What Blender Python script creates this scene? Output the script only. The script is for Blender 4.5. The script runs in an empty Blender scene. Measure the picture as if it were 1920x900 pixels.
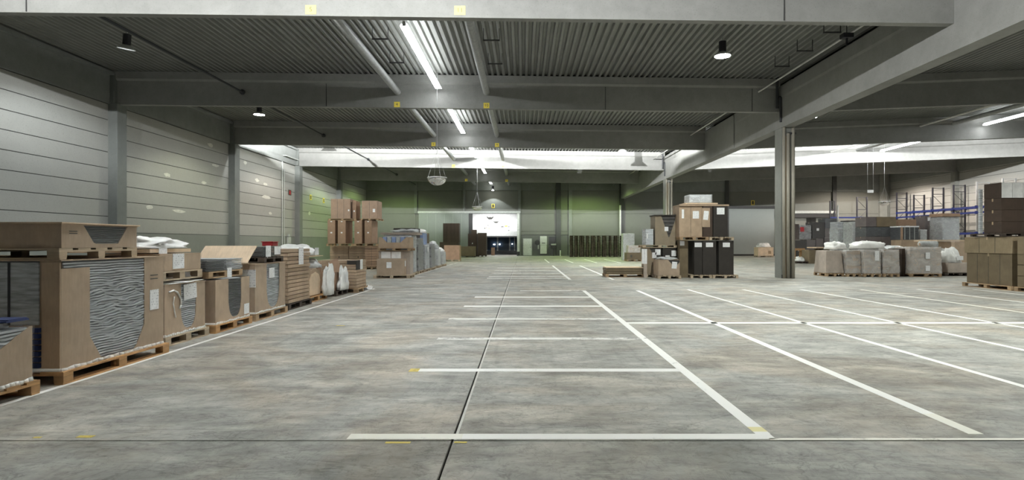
import bpy, math, random
from mathutils import noise, Vector
R = math.radians
scene = bpy.context.scene
COL = scene.collection
rnd = random.Random(7)

# ------------------------------------------------------------------ camera, world, exposure
cam = bpy.data.cameras.new('camera'); cam.lens = 20.0; cam.sensor_width = 36.0
cam.shift_x = -21 / 1920; cam.shift_y = 4 / 1920; cam.clip_end = 300
cam_ob = bpy.data.objects.new('camera', cam); COL.objects.link(cam_ob)
cam_ob.location = (0, 0, 1.6); cam_ob.rotation_euler = (R(90), 0, 0)
scene.camera = cam_ob
world = bpy.data.worlds.new('world'); scene.world = world; world.use_nodes = True
world.node_tree.nodes['Background'].inputs['Color'].default_value = (0.6, 0.65, 0.7, 1)
world.node_tree.nodes['Background'].inputs['Strength'].default_value = 0.05
vs = scene.view_settings
vs.view_transform = 'Standard'; vs.look = 'None'; vs.gamma = 1.0; vs.use_curve_mapping = False
vs.exposure = 1.62
scene.cycles.max_bounces = 8; scene.cycles.diffuse_bounces = 4; scene.cycles.glossy_bounces = 3
scene.cycles.transparent_max_bounces = 12
scene.cycles.sample_clamp_indirect = 4.0

# lamp strengths (watts); the lamps themselves are built further down, each in its own builder
HID_W = 460.0
TUBE_E = 11.0
BEAM_FILL_W = 3000.0  # unseen fill lights added to whiten two beams

# hall grid: beams stand at these depths
BEAMS = [-5.4, 4.9, 15.2, 25.5, 35.8, 46.1, 56.4]
XL, XG, XR, YB, YF = -18.4, 11.42, 43.0, 66.7, -15.7
def zb(x):                      # underside of the roof beams (two roof slopes meeting over the girder)
    return 7.75 - 0.0118 * (x - XL) if x <= 11.9 else 7.40 + 0.04 * (x - 11.9)
def zd(x): return zb(x) + 1.45  # underside of the roof deck

# ------------------------------------------------------------------ mesh helpers
class MB:
    def __init__(s): s.v = []; s.f = []
    def add(s, vs_, fs_):
        b = len(s.v); s.v += [tuple(p) for p in vs_]; s.f += [tuple(i + b for i in f) for f in fs_]; return s
    def box(s, x0, x1, y0, y1, z0, z1):
        return s.add([(x0,y0,z0),(x1,y0,z0),(x1,y1,z0),(x0,y1,z0),(x0,y0,z1),(x1,y0,z1),(x1,y1,z1),(x0,y1,z1)],
                     [(0,3,2,1),(4,5,6,7),(0,1,5,4),(1,2,6,5),(2,3,7,6),(3,0,4,7)])
    def hexa(s, p):             # eight corners, bottom ring then top ring
        return s.add(p, [(0,3,2,1),(4,5,6,7),(0,1,5,4),(1,2,6,5),(2,3,7,6),(3,0,4,7)])
    def cyl(s, p0, p1, r0, r1=None, n=12, caps=True):
        r1 = r0 if r1 is None else r1
        a, b = Vector(p0), Vector(p1); d = (b - a).normalized()
        t = Vector((0,0,1)) if abs(d.z) < 0.9 else Vector((1,0,0))
        u = d.cross(t).normalized(); w = d.cross(u)
        V_ = []
        for c, r in ((a, r0), (b, r1)):
            for i in range(n):
                g = 2*math.pi*i/n; V_.append(c + u*(r*math.cos(g)) + w*(r*math.sin(g)))
        F_ = [(i, i+n, (i+1)%n+n, (i+1)%n) for i in range(n)]
        if caps: F_ += [tuple(range(n)), tuple(range(2*n-1, n-1, -1))]
        return s.add(V_, F_)
    def lathe(s, prof, n=20, c=(0,0,0), close=False):   # profile of (radius, height)
        V_ = []
        for r, z in prof:
            for i in range(n):
                g = 2*math.pi*i/n; V_.append((c[0]+r*math.cos(g), c[1]+r*math.sin(g), c[2]+z))
        m = len(prof); F_ = []
        for k in range(m-1):
            for i in range(n):
                j = (i+1) % n; F_.append((k*n+i, k*n+j, (k+1)*n+j, (k+1)*n+i))
        if close: F_ += [tuple(range(n-1,-1,-1)), tuple((m-1)*n+i for i in range(n))]
        return s.add(V_, F_)
    def prism_y(s, poly, y0, y1):   # polygon in x,z pushed along y
        n = len(poly)
        V_ = [(x,y0,z) for x,z in poly] + [(x,y1,z) for x,z in poly]
        F_ = [(i,(i+1)%n,(i+1)%n+n,i+n) for i in range(n)] + [tuple(range(n-1,-1,-1)), tuple(range(n,2*n))]
        return s.add(V_, F_)
    def prism_x(s, poly, x0, x1, z0f=None):   # polygon in y,z pushed along x
        n = len(poly)
        V_ = [(x0,y,z) for y,z in poly] + [(x1,y,z) for y,z in poly]
        F_ = [(i,(i+1)%n,(i+1)%n+n,i+n) for i in range(n)] + [tuple(range(n-1,-1,-1)), tuple(range(n,2*n))]
        return s.add(V_, F_)
    def mesh(s, name, mat, smooth=False):
        m = bpy.data.meshes.new(name); m.from_pydata(s.v, [], s.f); m.update()
        import bmesh
        b = bmesh.new(); b.from_mesh(m); bmesh.ops.recalc_face_normals(b, faces=b.faces); b.to_mesh(m); b.free()
        if mat: m.materials.append(mat)
        if smooth:
            for p in m.polygons: p.use_smooth = True
        return m
    def build(s, name, mat, parent=None, smooth=False, loc=None, kind=None, bevel=0.0):
        o = bpy.data.objects.new(name, s.mesh(name, mat, smooth)); COL.objects.link(o)
        if parent: o.parent = parent
        if loc: o.location = loc
        if kind: o['kind'] = kind
        if bevel:
            b = o.modifiers.new('edge', 'BEVEL'); b.width = bevel; b.segments = 2; b.limit_method = 'ANGLE'
        return o
def put(name, mesh, parent=None, loc=(0,0,0), rot=(0,0,0)):
    o = bpy.data.objects.new(name, mesh); COL.objects.link(o); o.location = loc; o.rotation_euler = rot
    if parent: o.parent = parent
    return o
def tag(o, label, cat, group=None):
    o['label'] = label; o['category'] = cat
    if group: o['group'] = group
    return o
def thing(name, label, cat, loc=(0,0,0), rz=0.0, group=None):
    o = bpy.data.objects.new(name, None); COL.objects.link(o); o.empty_display_size = 0.2
    o.location = loc; o.rotation_euler = (0,0,rz); return tag(o, label, cat, group)
def structure(o): o['kind'] = 'structure'; return o
def holder(name):
    o = bpy.data.objects.new(name, None); COL.objects.link(o); return structure(o)

# ------------------------------------------------------------------ materials
def new_mat(name):
    m = bpy.data.materials.new(name); m.use_nodes = True
    nt = m.node_tree; return m, nt, nt.nodes['Principled BSDF']
def N(nt, t, **kw):
    n = nt.nodes.new(t)
    for k, v in kw.items(): setattr(n, k, v)
    return n
def ramp(nt, fac, stops):
    r = N(nt, 'ShaderNodeValToRGB'); e = r.color_ramp.elements
    while len(e) < len(stops): e.new(0.5)
    for el, (p, c) in zip(e, stops):
        el.position = p; el.color = (c if len(c) == 4 else (*c, 1)) if not isinstance(c, (int, float)) else (c, c, c, 1)
    nt.links.new(fac, r.inputs['Fac']); return r.outputs['Color']
def noise_fac(nt, scale, detail=4.0, rough=0.55, coord='Object', stretch=(1,1,1), dist=0.0):
    tc = N(nt, 'ShaderNodeTexCoord'); mp = N(nt, 'ShaderNodeMapping')
    mp.inputs['Scale'].default_value = stretch
    nt.links.new(tc.outputs[coord], mp.inputs['Vector'])
    n = N(nt, 'ShaderNodeTexNoise'); n.inputs['Scale'].default_value = scale; n.inputs['Detail'].default_value = detail
    n.inputs['Roughness'].default_value = rough; n.inputs['Distortion'].default_value = dist
    nt.links.new(mp.outputs['Vector'], n.inputs['Vector']); return n.outputs['Fac']
def mixc(nt, a, b, fac, mode='MIX'):
    m = N(nt, 'ShaderNodeMix', data_type='RGBA', blend_type=mode)
    for sock, v in ((m.inputs['Factor'], fac), (m.inputs[6], a), (m.inputs[7], b)):
        if isinstance(v, (int, float)): sock.default_value = v
        elif isinstance(v, tuple): sock.default_value = (*v, 1) if len(v) == 3 else v
        else: nt.links.new(v, sock)
    return m.outputs[2]
def bump(nt, b, h, strength=0.3, dist=0.02):
    n = N(nt, 'ShaderNodeBump'); n.inputs['Strength'].default_value = strength; n.inputs['Distance'].default_value = dist
    nt.links.new(h, n.inputs['Height']); nt.links.new(n.outputs['Normal'], b.inputs['Normal'])
def simple(name, c, rough=0.6, metal=0.0, var=0.12, scale=6.0, stretch=(1,1,1), bumps=0.0, rand=0.0):
    m, nt, b = new_mat(name)
    f = noise_fac(nt, scale, stretch=stretch)
    col = ramp(nt, f, [(0.3, tuple(k*(1-var) for k in c)), (0.7, tuple(min(1,k*(1+var)) for k in c))])
    if rand:
        oi = N(nt, 'ShaderNodeObjectInfo')
        g = ramp(nt, oi.outputs['Random'], [(0.0, 1.0-rand), (1.0, 1.0)])
        col = mixc(nt, col, g, 1.0, 'MULTIPLY')
    nt.links.new(col, b.inputs['Base Color'])
    b.inputs['Roughness'].default_value = rough; b.inputs['Metallic'].default_value = metal
    if bumps: bump(nt, b, f, bumps)
    return m
def emit(name, c, e):
    m, nt, b = new_mat(name)
    b.inputs['Base Color'].default_value = (*c, 1); b.inputs['Emission Color'].default_value = (*c, 1)
    b.inputs['Emission Strength'].default_value = e; return m

def concrete(name, c, rough=0.8, var=0.22, blotch=0.5):
    m, nt, b = new_mat(name)
    f1 = noise_fac(nt, 0.35, 5, 0.6, stretch=(1,1,1)); f2 = noise_fac(nt, 2.5, 8, 0.7); f3 = noise_fac(nt, 26, 3, 0.6)
    lo, hi = tuple(k*(1-var) for k in c), tuple(min(1,k*(1+var)) for k in c)
    c1 = ramp(nt, f1, [(0.3, lo), (0.7, hi)]); c2 = ramp(nt, f2, [(0.25, lo), (0.75, hi)])
    col = mixc(nt, c1, c2, blotch)
    col = mixc(nt, col, ramp(nt, f3, [(0.28, 0.55), (0.42, 1.0)]), 0.5, 'MULTIPLY')
    nt.links.new(col, b.inputs['Base Color']); b.inputs['Roughness'].default_value = rough
    bump(nt, b, f2, 0.15, 0.01); return m

def floor_material(name='polished_concrete', tone=1.0):
    m, nt, b = new_mat(name)
    big = noise_fac(nt, 0.22, 5, 0.6, stretch=(1,1,1), dist=0.6)
    mid = noise_fac(nt, 1.1, 7, 0.68, stretch=(1.0,1.6,1), dist=0.4)
    streak = noise_fac(nt, 0.9, 6, 0.65, stretch=(0.4,2.6,1), dist=0.5)
    fine = noise_fac(nt, 9, 5, 0.7)
    mott = noise_fac(nt, 3.2, 9, 0.75, stretch=(0.8,1.3,1), dist=0.6)
    tan = noise_fac(nt, 0.42, 5, 0.65, dist=1.0)
    base = ramp(nt, mid, [(0.30, (0.285,0.28,0.262)), (0.46, (0.38,0.375,0.355)), (0.56, (0.465,0.46,0.432)), (0.70, (0.60,0.59,0.555))])
    s = ramp(nt, streak, [(0.34, 0.74), (0.50, 1.0), (0.66, 1.1)])
    col = mixc(nt, base, s, 0.85, 'MULTIPLY')
    col = mixc(nt, col, ramp(nt, big, [(0.35, 0.72), (0.6, 1.05)]), 0.7, 'MULTIPLY')
    tf = ramp(nt, tan, [(0.44, 0.0), (0.62, 0.8)])
    col = mixc(nt, col, mixc(nt, col, (1.06,0.95,0.85), 1.0, 'MULTIPLY'), tf)
    for sc, st_, k in ((1.3,(0.5,1.6,1),0.55), (3.4,(1.3,0.7,1),0.4)):      # thin dark scuffs and hairlines
        sn = noise_fac(nt, sc, 6, 0.6, stretch=st_, dist=1.5)
        col = mixc(nt, col, ramp(nt, sn, [(0.485, 1.0), (0.5, 0.45), (0.515, 1.0)]), k, 'MULTIPLY')
    col = mixc(nt, col, ramp(nt, fine, [(0.3, 0.66), (0.5, 1.0)]), 0.6, 'MULTIPLY')
    col = mixc(nt, col, ramp(nt, mott, [(0.32, 0.62), (0.5, 1.0), (0.68, 1.22)]), 0.6, 'MULTIPLY')
    # rubber tyre trails running up the lane
    trail = noise_fac(nt, 3.0, 4, 0.6, stretch=(1.0,0.06,1), dist=0.3)
    col = mixc(nt, col, ramp(nt, trail, [(0.30, 0.6), (0.42, 1.0)]), 0.5, 'MULTIPLY')
    col = mixc(nt, col, (tone*1.0, tone*1.01, tone*0.99), 1.0, 'MULTIPLY')
    nt.links.new(col, b.inputs['Base Color'])
    rr = ramp(nt, mid, [(0.3, 0.68), (0.7, 0.5)]); nt.links.new(rr, b.inputs['Roughness'])
    b.inputs['Specular IOR Level'].default_value = 0.3
    bump(nt, b, fine, 0.08, 0.004); return m

def paint_material(name, c, wear):
    m, nt, b = new_mat(name)
    b.inputs['Base Color'].default_value = (*c, 1); b.inputs['Roughness'].default_value = 0.45
    f = noise_fac(nt, 5.0, 8, 0.75); g = noise_fac(nt, 0.8, 4, 0.6)
    a = mixc(nt, f, g, 0.35)
    al = ramp(nt, a, [(0.28 + wear*0.22, 0.0), (0.40 + wear*0.34, 1.0 - 0.45*wear)])
    nt.links.new(al, b.inputs['Alpha']); return m

def cardboard(name, c, rand=0.22, layers=0.0, stretch=(1,1,1)):
    m, nt, b = new_mat(name)
    f = noise_fac(nt, 3.0, 5, 0.6, stretch=stretch); g = noise_fac(nt, 40, 2, 0.5, stretch=(1,1,0.15))
    col = ramp(nt, f, [(0.3, tuple(k*0.85 for k in c)), (0.7, tuple(min(1,k*1.12) for k in c))])
    col = mixc(nt, col, ramp(nt, g, [(0.35, 0.88), (0.6, 1.0)]), 0.6, 'MULTIPLY')
    oi = N(nt, 'ShaderNodeObjectInfo')
    col = mixc(nt, col, ramp(nt, oi.outputs['Random'], [(0.0, 1.0-rand), (1.0, 1.0)]), 1.0, 'MULTIPLY')
    nt.links.new(col, b.inputs['Base Color']); b.inputs['Roughness'].default_value = 0.75
    bump(nt, b, g, 0.06, 0.003); return m

def film(name, tint, opacity, rough=0.18):
    m, nt, b = new_mat(name); out = nt.nodes['Material Output']
    tr = N(nt, 'ShaderNodeBsdfTransparent'); mx = N(nt, 'ShaderNodeMixShader')
    b.inputs['Base Color'].default_value = (*tint, 1); b.inputs['Roughness'].default_value = rough
    f = noise_fac(nt, 2.2, 4, 0.6, stretch=(1,1,1.6), dist=0.8)
    fac = ramp(nt, f, [(0.36, opacity*0.75), (0.56, opacity), (0.70, min(1.0, opacity*1.35))])
    nt.links.new(fac, mx.inputs['Fac']); nt.links.new(tr.outputs[0], mx.inputs[1]); nt.links.new(b.outputs[0], mx.inputs[2])
    nt.links.new(mx.outputs[0], out.inputs['Surface']); bump(nt, b, f, 0.8, 0.03); return m

def printed(name):              # white paper with rows of small dark print
    m, nt, b = new_mat(name)
    tc = N(nt, 'ShaderNodeTexCoord'); sp = N(nt, 'ShaderNodeSeparateXYZ'); nt.links.new(tc.outputs['Generated'], sp.inputs[0])
    w = N(nt, 'ShaderNodeMath', operation='MULTIPLY'); w.inputs[1].default_value = 7.0; nt.links.new(sp.outputs['Z'], w.inputs[0])
    fr = N(nt, 'ShaderNodeMath', operation='FRACT'); nt.links.new(w.outputs[0], fr.inputs[0])
    line = ramp(nt, fr.outputs[0], [(0.45, 0.0), (0.55, 1.0)])
    n = noise_fac(nt, 9.0, 2, 0.6, coord='Generated', stretch=(1,1,1.4))
    ink = ramp(nt, n, [(0.54, 0.0), (0.6, 0.6)])
    k = mixc(nt, line, ink, 1.0, 'MULTIPLY')
    col = mixc(nt, (0.90,0.91,0.92), (0.2,0.21,0.26), k)
    nt.links.new(col, b.inputs['Base Color']); b.inputs['Roughness'].default_value = 0.5; return m

M = {}
M['floor'] = floor_material()
M['floor_old'] = floor_material('older_concrete', 0.84)
M['joint_edge'] = simple('ground_joint_edge', (0.62,0.62,0.58), 0.6)
M['joint'] = simple('joint_filler', (0.035,0.035,0.035), 0.8)
M['line_white'] = paint_material('white_floor_paint', (0.95,0.95,0.92), 0.02)
M['line_worn'] = paint_material('worn_white_floor_paint', (0.92,0.92,0.88), 0.28)
M['line_cream'] = paint_material('cream_floor_paint', (0.94,0.93,0.84), 0.1)
M['line_faint'] = paint_material('pale_yellow_paint', (0.90,0.84,0.45), 0.15)
M['plaster'] = simple('filler_plaster', (0.55,0.55,0.50), 0.8)
M['line_yellow'] = paint_material('yellow_floor_paint', (0.85,0.68,0.12), 0.3)
M['concrete'] = concrete('beam_concrete', (0.235,0.235,0.222))
M['concrete_col'] = concrete('column_concrete', (0.21,0.215,0.195))
M['column_wall'] = concrete('wall_column_concrete', (0.155,0.165,0.155))
M['concrete_dark'] = concrete('wall_beam_concrete', (0.20,0.21,0.20))
M['plank'] = concrete('wall_plank', (0.32,0.32,0.298), 0.75, 0.07)
M['plinth'] = concrete('wall_plinth', (0.20,0.213,0.192), 0.8, 0.1)
M['back_panel'] = concrete('back_wall_panel', (0.17,0.175,0.155), 0.75, 0.08)
M['back_low'] = concrete('back_wall_low', (0.15,0.155,0.148), 0.75, 0.1)
M['deck'] = simple('galvanised_deck', (0.21,0.215,0.20), 0.55, 0.25, 0.1, 1.2)
M['roof'] = simple('roof_underside', (0.08,0.08,0.08), 0.9)
M['steel_dark'] = simple('dark_steel', (0.035,0.035,0.035), 0.5, 0.3)
M['pillar_dark'] = simple('dark_steel_post', (0.05,0.052,0.05), 0.55)
M['pipe_grey'] = simple('grey_duct', (0.33,0.34,0.33), 0.5, 0.2)
M['pipe_black'] = simple('black_pipe', (0.03,0.032,0.036), 0.5)
M['pipe_light'] = simple('light_pipe', (0.55,0.55,0.53), 0.45, 0.2)
M['downpipe'] = concrete('downpipe_grey', (0.36,0.335,0.28), 0.6, 0.1)
M['timber_strip'] = simple('tan_cover_strip', (0.42,0.30,0.16), 0.6)
M['lamp_black'] = simple('lamp_housing', (0.010,0.010,0.014), 0.45)
M['lamp_shade'] = simple('lamp_shade', (0.62,0.64,0.63), 0.3, 0.5)
M['lamp_on'] = emit('lamp_lens_lit', (1.0,1.0,0.86), 30.0)
M['lamp_dim'] = emit('lamp_lens_dim', (0.9,0.95,0.95), 0.25)
M['tube_on'] = emit('tube_lit', (0.95,0.98,1.0), TUBE_E)
M['tube_strong'] = emit('tube_strong', (0.95,0.98,1.0), TUBE_E*2.4)
M['tube_weak'] = emit('tube_weak', (0.95,0.98,1.0), TUBE_E*0.22)
M['tube_case'] = simple('tube_casing', (0.6,0.61,0.61), 0.4)
M['mirror'] = simple('mirror_dome', (0.82,0.83,0.83), 0.08, 0.95, 0.02)
M['mirror_rim'] = simple('mirror_rim', (0.75,0.75,0.74), 0.35)
M['wire'] = simple('wire', (0.45,0.46,0.46), 0.4, 0.5)
M['sign_yellow'] = simple('sign_yellow', (0.85,0.68,0.10), 0.5)
M['sign_pale'] = simple('sign_pale_yellow', (0.62,0.56,0.20), 0.5)
M['sign_dark'] = simple('sign_dark', (0.05,0.045,0.03), 0.5)
M['ink'] = simple('ink', (0.06,0.06,0.05), 0.6)
M['ink_faint'] = simple('faded_ink', (0.16,0.15,0.08), 0.6)
M['wood'] = simple('pallet_wood', (0.46,0.32,0.19), 0.75, 0, 0.28, 5, (1,1,3), 0.1, 0.3)
M['wood_pale'] = simple('pale_pallet_wood', (0.52,0.42,0.30), 0.75, 0, 0.2, 5, (1,1,3), 0.1, 0.25)
M['wood_orange'] = simple('fresh_pallet_wood', (0.50,0.29,0.13), 0.7, 0, 0.3, 5, (1,1,3), 0.1, 0.2)
M['wood_dark'] = simple('old_pallet_wood', (0.08,0.06,0.047), 0.85, 0, 0.4, 5, (1,1,3), 0.1, 0.5)
M['board'] = cardboard('brown_cardboard', (0.53,0.395,0.275))
M['board_pink'] = cardboard('pinkish_cardboard', (0.44,0.29,0.195))
M['board_pale'] = cardboard('pale_cardboard', (0.76,0.59,0.42), 0.08)
M['board_grey'] = cardboard('greyed_cardboard', (0.54,0.455,0.385), 0.15)
M['board_dark'] = cardboard('dark_cardboard', (0.075,0.05,0.036))
M['board_olive'] = cardboard('olive_cardboard', (0.20,0.155,0.095))
M['board_khaki'] = cardboard('khaki_cardboard', (0.29,0.225,0.14))
M['charcoal'] = cardboard('charcoal_board', (0.042,0.036,0.031))
M['sheet_grey'] = simple('grey_sheets', (0.52,0.55,0.575), 0.5, 0, 0.4, 9, (0.4,0.4,4), 0, 0.15)
M['sheet_dark'] = simple('dark_grey_sheets', (0.10,0.105,0.11), 0.45, 0, 0.4, 9, (0.4,0.4,4), 0, 0.2)
M['sheet_pale'] = simple('pale_grey_sheets', (0.46,0.48,0.48), 0.5, 0, 0.2, 9)
M['blue'] = simple('navy_crate', (0.018,0.035,0.13), 0.45)
M['blue_rack'] = simple('blue_rack_paint', (0.010,0.02,0.115), 0.45)
M['rack_post'] = simple('rack_post', (0.018,0.018,0.025), 0.5)
M['rack_post_pale'] = simple('galvanised_post', (0.38,0.39,0.39), 0.45, 0.4)
M['ream_blue'] = simple('blue_wrapped_reams', (0.26,0.34,0.55), 0.5, 0, 0.2)
M['white'] = simple('white_carton', (0.9,0.905,0.91), 0.6)
M['off_white'] = simple('white_paint', (0.62,0.64,0.62), 0.55)
M['grey_box'] = simple('grey_casing', (0.42,0.44,0.42), 0.5)
M['gate'] = concrete('gate_panel', (0.26,0.285,0.27), 0.6, 0.05)
M['red'] = simple('red_plastic', (0.40,0.03,0.035), 0.4)
M['mauve'] = cardboard('mauve_grey_board', (0.17,0.145,0.14))
M['label'] = printed('printed_label')
M['film'] = film('stretch_film', (0.8,0.81,0.82), 0.07)
M['film_milky'] = film('milky_film', (0.84,0.85,0.85), 0.33, 0.25)
M['bag'] = simple('white_plastic_bag', (0.88,0.88,0.86), 0.35, 0, 0.12, 4, bumps=0.5)
M['bag_grey'] = simple('grey_plastic_bag', (0.55,0.57,0.58), 0.25, 0, 0.25, 5, bumps=0.6)
M['tape'] = simple('packing_tape', (0.50,0.37,0.24), 0.3)
M['strap'] = simple('strap', (0.03,0.03,0.035), 0.4)
M['glass_blue'] = simple('dim_blue_glazing', (0.05,0.08,0.12), 0.1)

# ================================================================== THE SETTING
# ---- floor: slabs with open joints, markings painted on them
floor = structure(MB().box(-25, 50, YF-2, 86, -0.30, -0.03).build('floor', M['joint']))
xs = [XL-0.2, -0.572, 11.0, 23.0, 35.0, XR+0.2]
ys = [YF, -5.0, 4.585, 15.3, 26.0, 36.5, 47.0, 57.5, YB, 86]
for i in range(len(xs)-1):
    for j in range(len(ys)-1):
        g = 0.010
        MB().box(xs[i]+g, xs[i+1]-g, ys[j]+g, ys[j+1]-g, -0.03, 0.0).build('floor_slab', M['floor' if j > 1 else 'floor_old'], floor)
MB().box(-0.562, -0.540, 4.6, 40, -0.01, 0.001).build('joint_edge', M['joint_edge'], floor)
def mark(x0, x1, y0, y1, mat='line_white'):
    MB().box(min(x0,x1), max(x0,x1), y0, y1, 0.0, 0.002).build('floor_marking', M[mat], floor)
W = 0.062
mark(2.0-W, 2.0+W, 4.92, 18.8); mark(2.0-W, 2.0+W, 4.745, 4.80)
mark(3.775-W, 3.775+W, 5.3, 18.8); mark(3.775-W, 3.775+W, 4.74, 5.3, 'line_cream')
for x, y0, m in ((5.55,5.0,'line_white'),(7.42,5.2,'line_white'),(9.36,6.0,'line_white'),(11.38,6.5,'line_cream'),(13.3,8.0,'line_white'),(15.2,9.0,'line_white')):
    mark(x-0.05, x+0.05, y0, 19.2, m)
mark(-1.435, -0.5, 4.615, 4.745, 'line_cream'); mark(-0.5, 2.055, 4.615, 4.745)
mark(2.0, 22, 4.595, 4.64, 'line_cream')
mark(2.0-W, 2.0+W, 4.80, 4.92, 'line_faint')
mark(-1.30, 1.95, 7.03, 7.19); mark(-1.42, -1.30, 7.03, 7.19, 'line_yellow')
mark(-1.42, 1.95, 9.33, 9.53, 'line_worn'); mark(-1.55, 1.95, 11.74, 11.96, 'line_worn')
mark(-1.48, 1.95, 14.08, 14.34); mark(-1.41, 1.95, 16.42, 16.70); mark(-0.1, 1.95, 18.6, 18.85, 'line_worn')
mark(2.05, 24, 11.17, 11.36)
for y in (25.0, 26.3, 28.9, 31.6, 35.2): mark(-1.6, 1.95, y, y+0.4, 'line_worn')
mark(2.0-W, 2.0+W, 24.3, 38.8); mark(3.85-W, 3.85+W, 24.3, 38.8); mark(2.05, 3.8, 27.4, 27.8, 'line_worn')
for x in (2.0, 3.85, 5.7, 7.55): mark(x-W, x+W, 44.0, 53.0)
mark(-5.16, -5.09, 5.0, 19.6); mark(-5.2, -5.13, 25.2, 45.0, 'line_worn')
for x, y, w, d in ((-3.60,4.68,0.13,0.05),(-3.98,4.66,0.06,0.03),(-4.4,4.68,0.12,0.05),(-3.5,10.9,0.16,0.06),(-1.0,4.54,0.20,0.035),(-0.5,4.545,0.1,0.03)):
    mark(x-w/2, x+w/2, y-d/2, y+d/2, 'line_yellow')

# ---- roof: plate, corrugated deck per bay, beams, girder
ceiling = structure(MB().hexa([(XL-0.4,YF-0.4,zd(XL)+0.13),(11.9,YF-0.4,zd(11.9)+0.13),(11.9,YB+0.4,zd(11.9)+0.13),(XL-0.4,YB+0.4,zd(XL)+0.13),
                     (XL-0.4,YF-0.4,zd(XL)+0.3),(11.9,YF-0.4,zd(11.9)+0.3),(11.9,YB+0.4,zd(11.9)+0.3),(XL-0.4,YB+0.4,zd(XL)+0.3)])
   .hexa([(11.9,YF-0.4,zd(11.9)+0.13),(XR+0.4,YF-0.4,zd(XR)+0.13),(XR+0.4,YB+0.4,zd(XR)+0.13),(11.9,YB+0.4,zd(11.9)+0.13),
          (11.9,YF-0.4,zd(11.9)+0.3),(XR+0.4,YF-0.4,zd(XR)+0.3),(XR+0.4,YB+0.4,zd(XR)+0.3),(11.9,YB+0.4,zd(11.9)+0.3)]).build('ceiling', M['roof']))
def deck(x0, x1, y0, y1):
    pts = []; p = 0.25; x = x0
    while x < x1 - 0.01:
        for dx, dz in ((0,0),(0.085,0),(0.125,0.10),(0.21,0.10)): pts.append((x+dx, zd(x+dx)+dz))
        x += p
    pts.append((x1, zd(x1)))
    n = len(pts)
    MB().add([(a,y0,b) for a,b in pts]+[(a,y1,b) for a,b in pts], [(i,i+1,i+1+n,i+n) for i in range(n-1)]).build('corrugated_deck', M['deck'], ceiling)
yb_ = [YF] + BEAMS + [YB]
for y0, y1 in zip(yb_[:-1], yb_[1:]):
    deck(XL, XG+0.4, y0, y1); deck(12.0, XR, y0, y1)
for y in BEAMS:
    for x0, x1 in ((XL, XG), (12.0, XR)):
        MB().hexa([(x0,y-0.05,zd(x0)-0.01),(x1,y-0.05,zd(x1)-0.01),(x1,y+0.05,zd(x1)-0.01),(x0,y+0.05,zd(x0)-0.01),(x0,y-0.05,zd(x0)+0.13),(x1,y-0.05,zd(x1)+0.13),(x1,y+0.05,zd(x1)+0.13),(x0,y+0.05,zd(x0)+0.13)]).build('rib_void_shade', M['lamp_black'], ceiling)  # black strip standing in for the shade inside the deck ribs
def roof_beam(y, x0, x1):
    m = MB()
    def ring(x):
        a, t = zb(x), zd(x)
        return [(y-0.12,a),(y+0.12,a),(y+0.14,t-0.40),(y+0.24,t-0.32),(y+0.24,t),(y-0.24,t),(y-0.24,t-0.32),(y-0.14,t-0.40)]
    n = 8; r0, r1 = ring(x0), ring(x1)
    m.add([(x0,*p) for p in r0]+[(x1,*p) for p in r1], [(i,(i+1)%n,(i+1)%n+n,i+n) for i in range(n)]+[tuple(range(n)),tuple(range(n,2*n))])
    return structure(m.build('roof_beam', M['concrete']))
for y in BEAMS:
    roof_beam(y, XL+0.1, XG); roof_beam(y, XG+0.5, XR-0.1)
for y0, y1 in ((YF, 4.9), (4.93, 30.7), (30.76, 51.0), (51.06, YB)):
    m = MB().prism_y([(XG,6.67),(XG+0.5,6.67),(XG+0.5,8.5),(XG-0.02,8.5),(XG-0.02,8.05),(XG,7.95)], y0, y1)
    structure(m.build('girder', M['concrete']))
structure(MB().box(XG-0.035, XG-0.002, 30.78, 35.65, 6.70, 8.48).build('girder_cheek', M['concrete']))
# columns under the girder, with downpipes and a cover strip on the face
for y in (4.9, 25.5, 46.1):
    c = structure(MB().box(XG, XG+0.6, y-0.3, y+0.34, 0, 6.67).build('column', M['concrete_col'], bevel=0.02))
    for k, (dx, r) in enumerate(((0.10,0.065),(0.28,0.075),(0.50,0.075))):
        MB().cyl((XG+dx, y-0.3-r, 0.0), (XG+dx, y-0.3-r, (6.9 if k != 1 else 6.4)), r, n=12).build('downpipe', M['downpipe'], c, True)
    MB().box(XG+0.17, XG+0.205, y-0.345, y-0.3, 0.05, 6.3).build('cover_strip', M['timber_strip'], c)
    p = MB().cyl((XG-0.05,y-0.37,6.9),(XG-0.05,y-0.37,8.0),0.05).cyl((XG-0.05,y-0.37,8.0),(XG-0.22,y-0.37,8.0),0.05).cyl((XG-0.2,y-0.37,7.5),(XG-0.2,y-0.37,8.9),0.06)
    p.cyl((XG+0.28,y-0.37,6.4),(XG+0.62,y-0.37,6.4),0.05)
    p.build('drain_pipe', M['pipe_black'], c)
MB().box(XG+0.02, XG+0.14, 25.13, 25.2, 0, 0.16).build('column_guard', M['steel_dark'], None).parent = None
bpy.data.objects['column_guard']['kind'] = 'structure'

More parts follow.
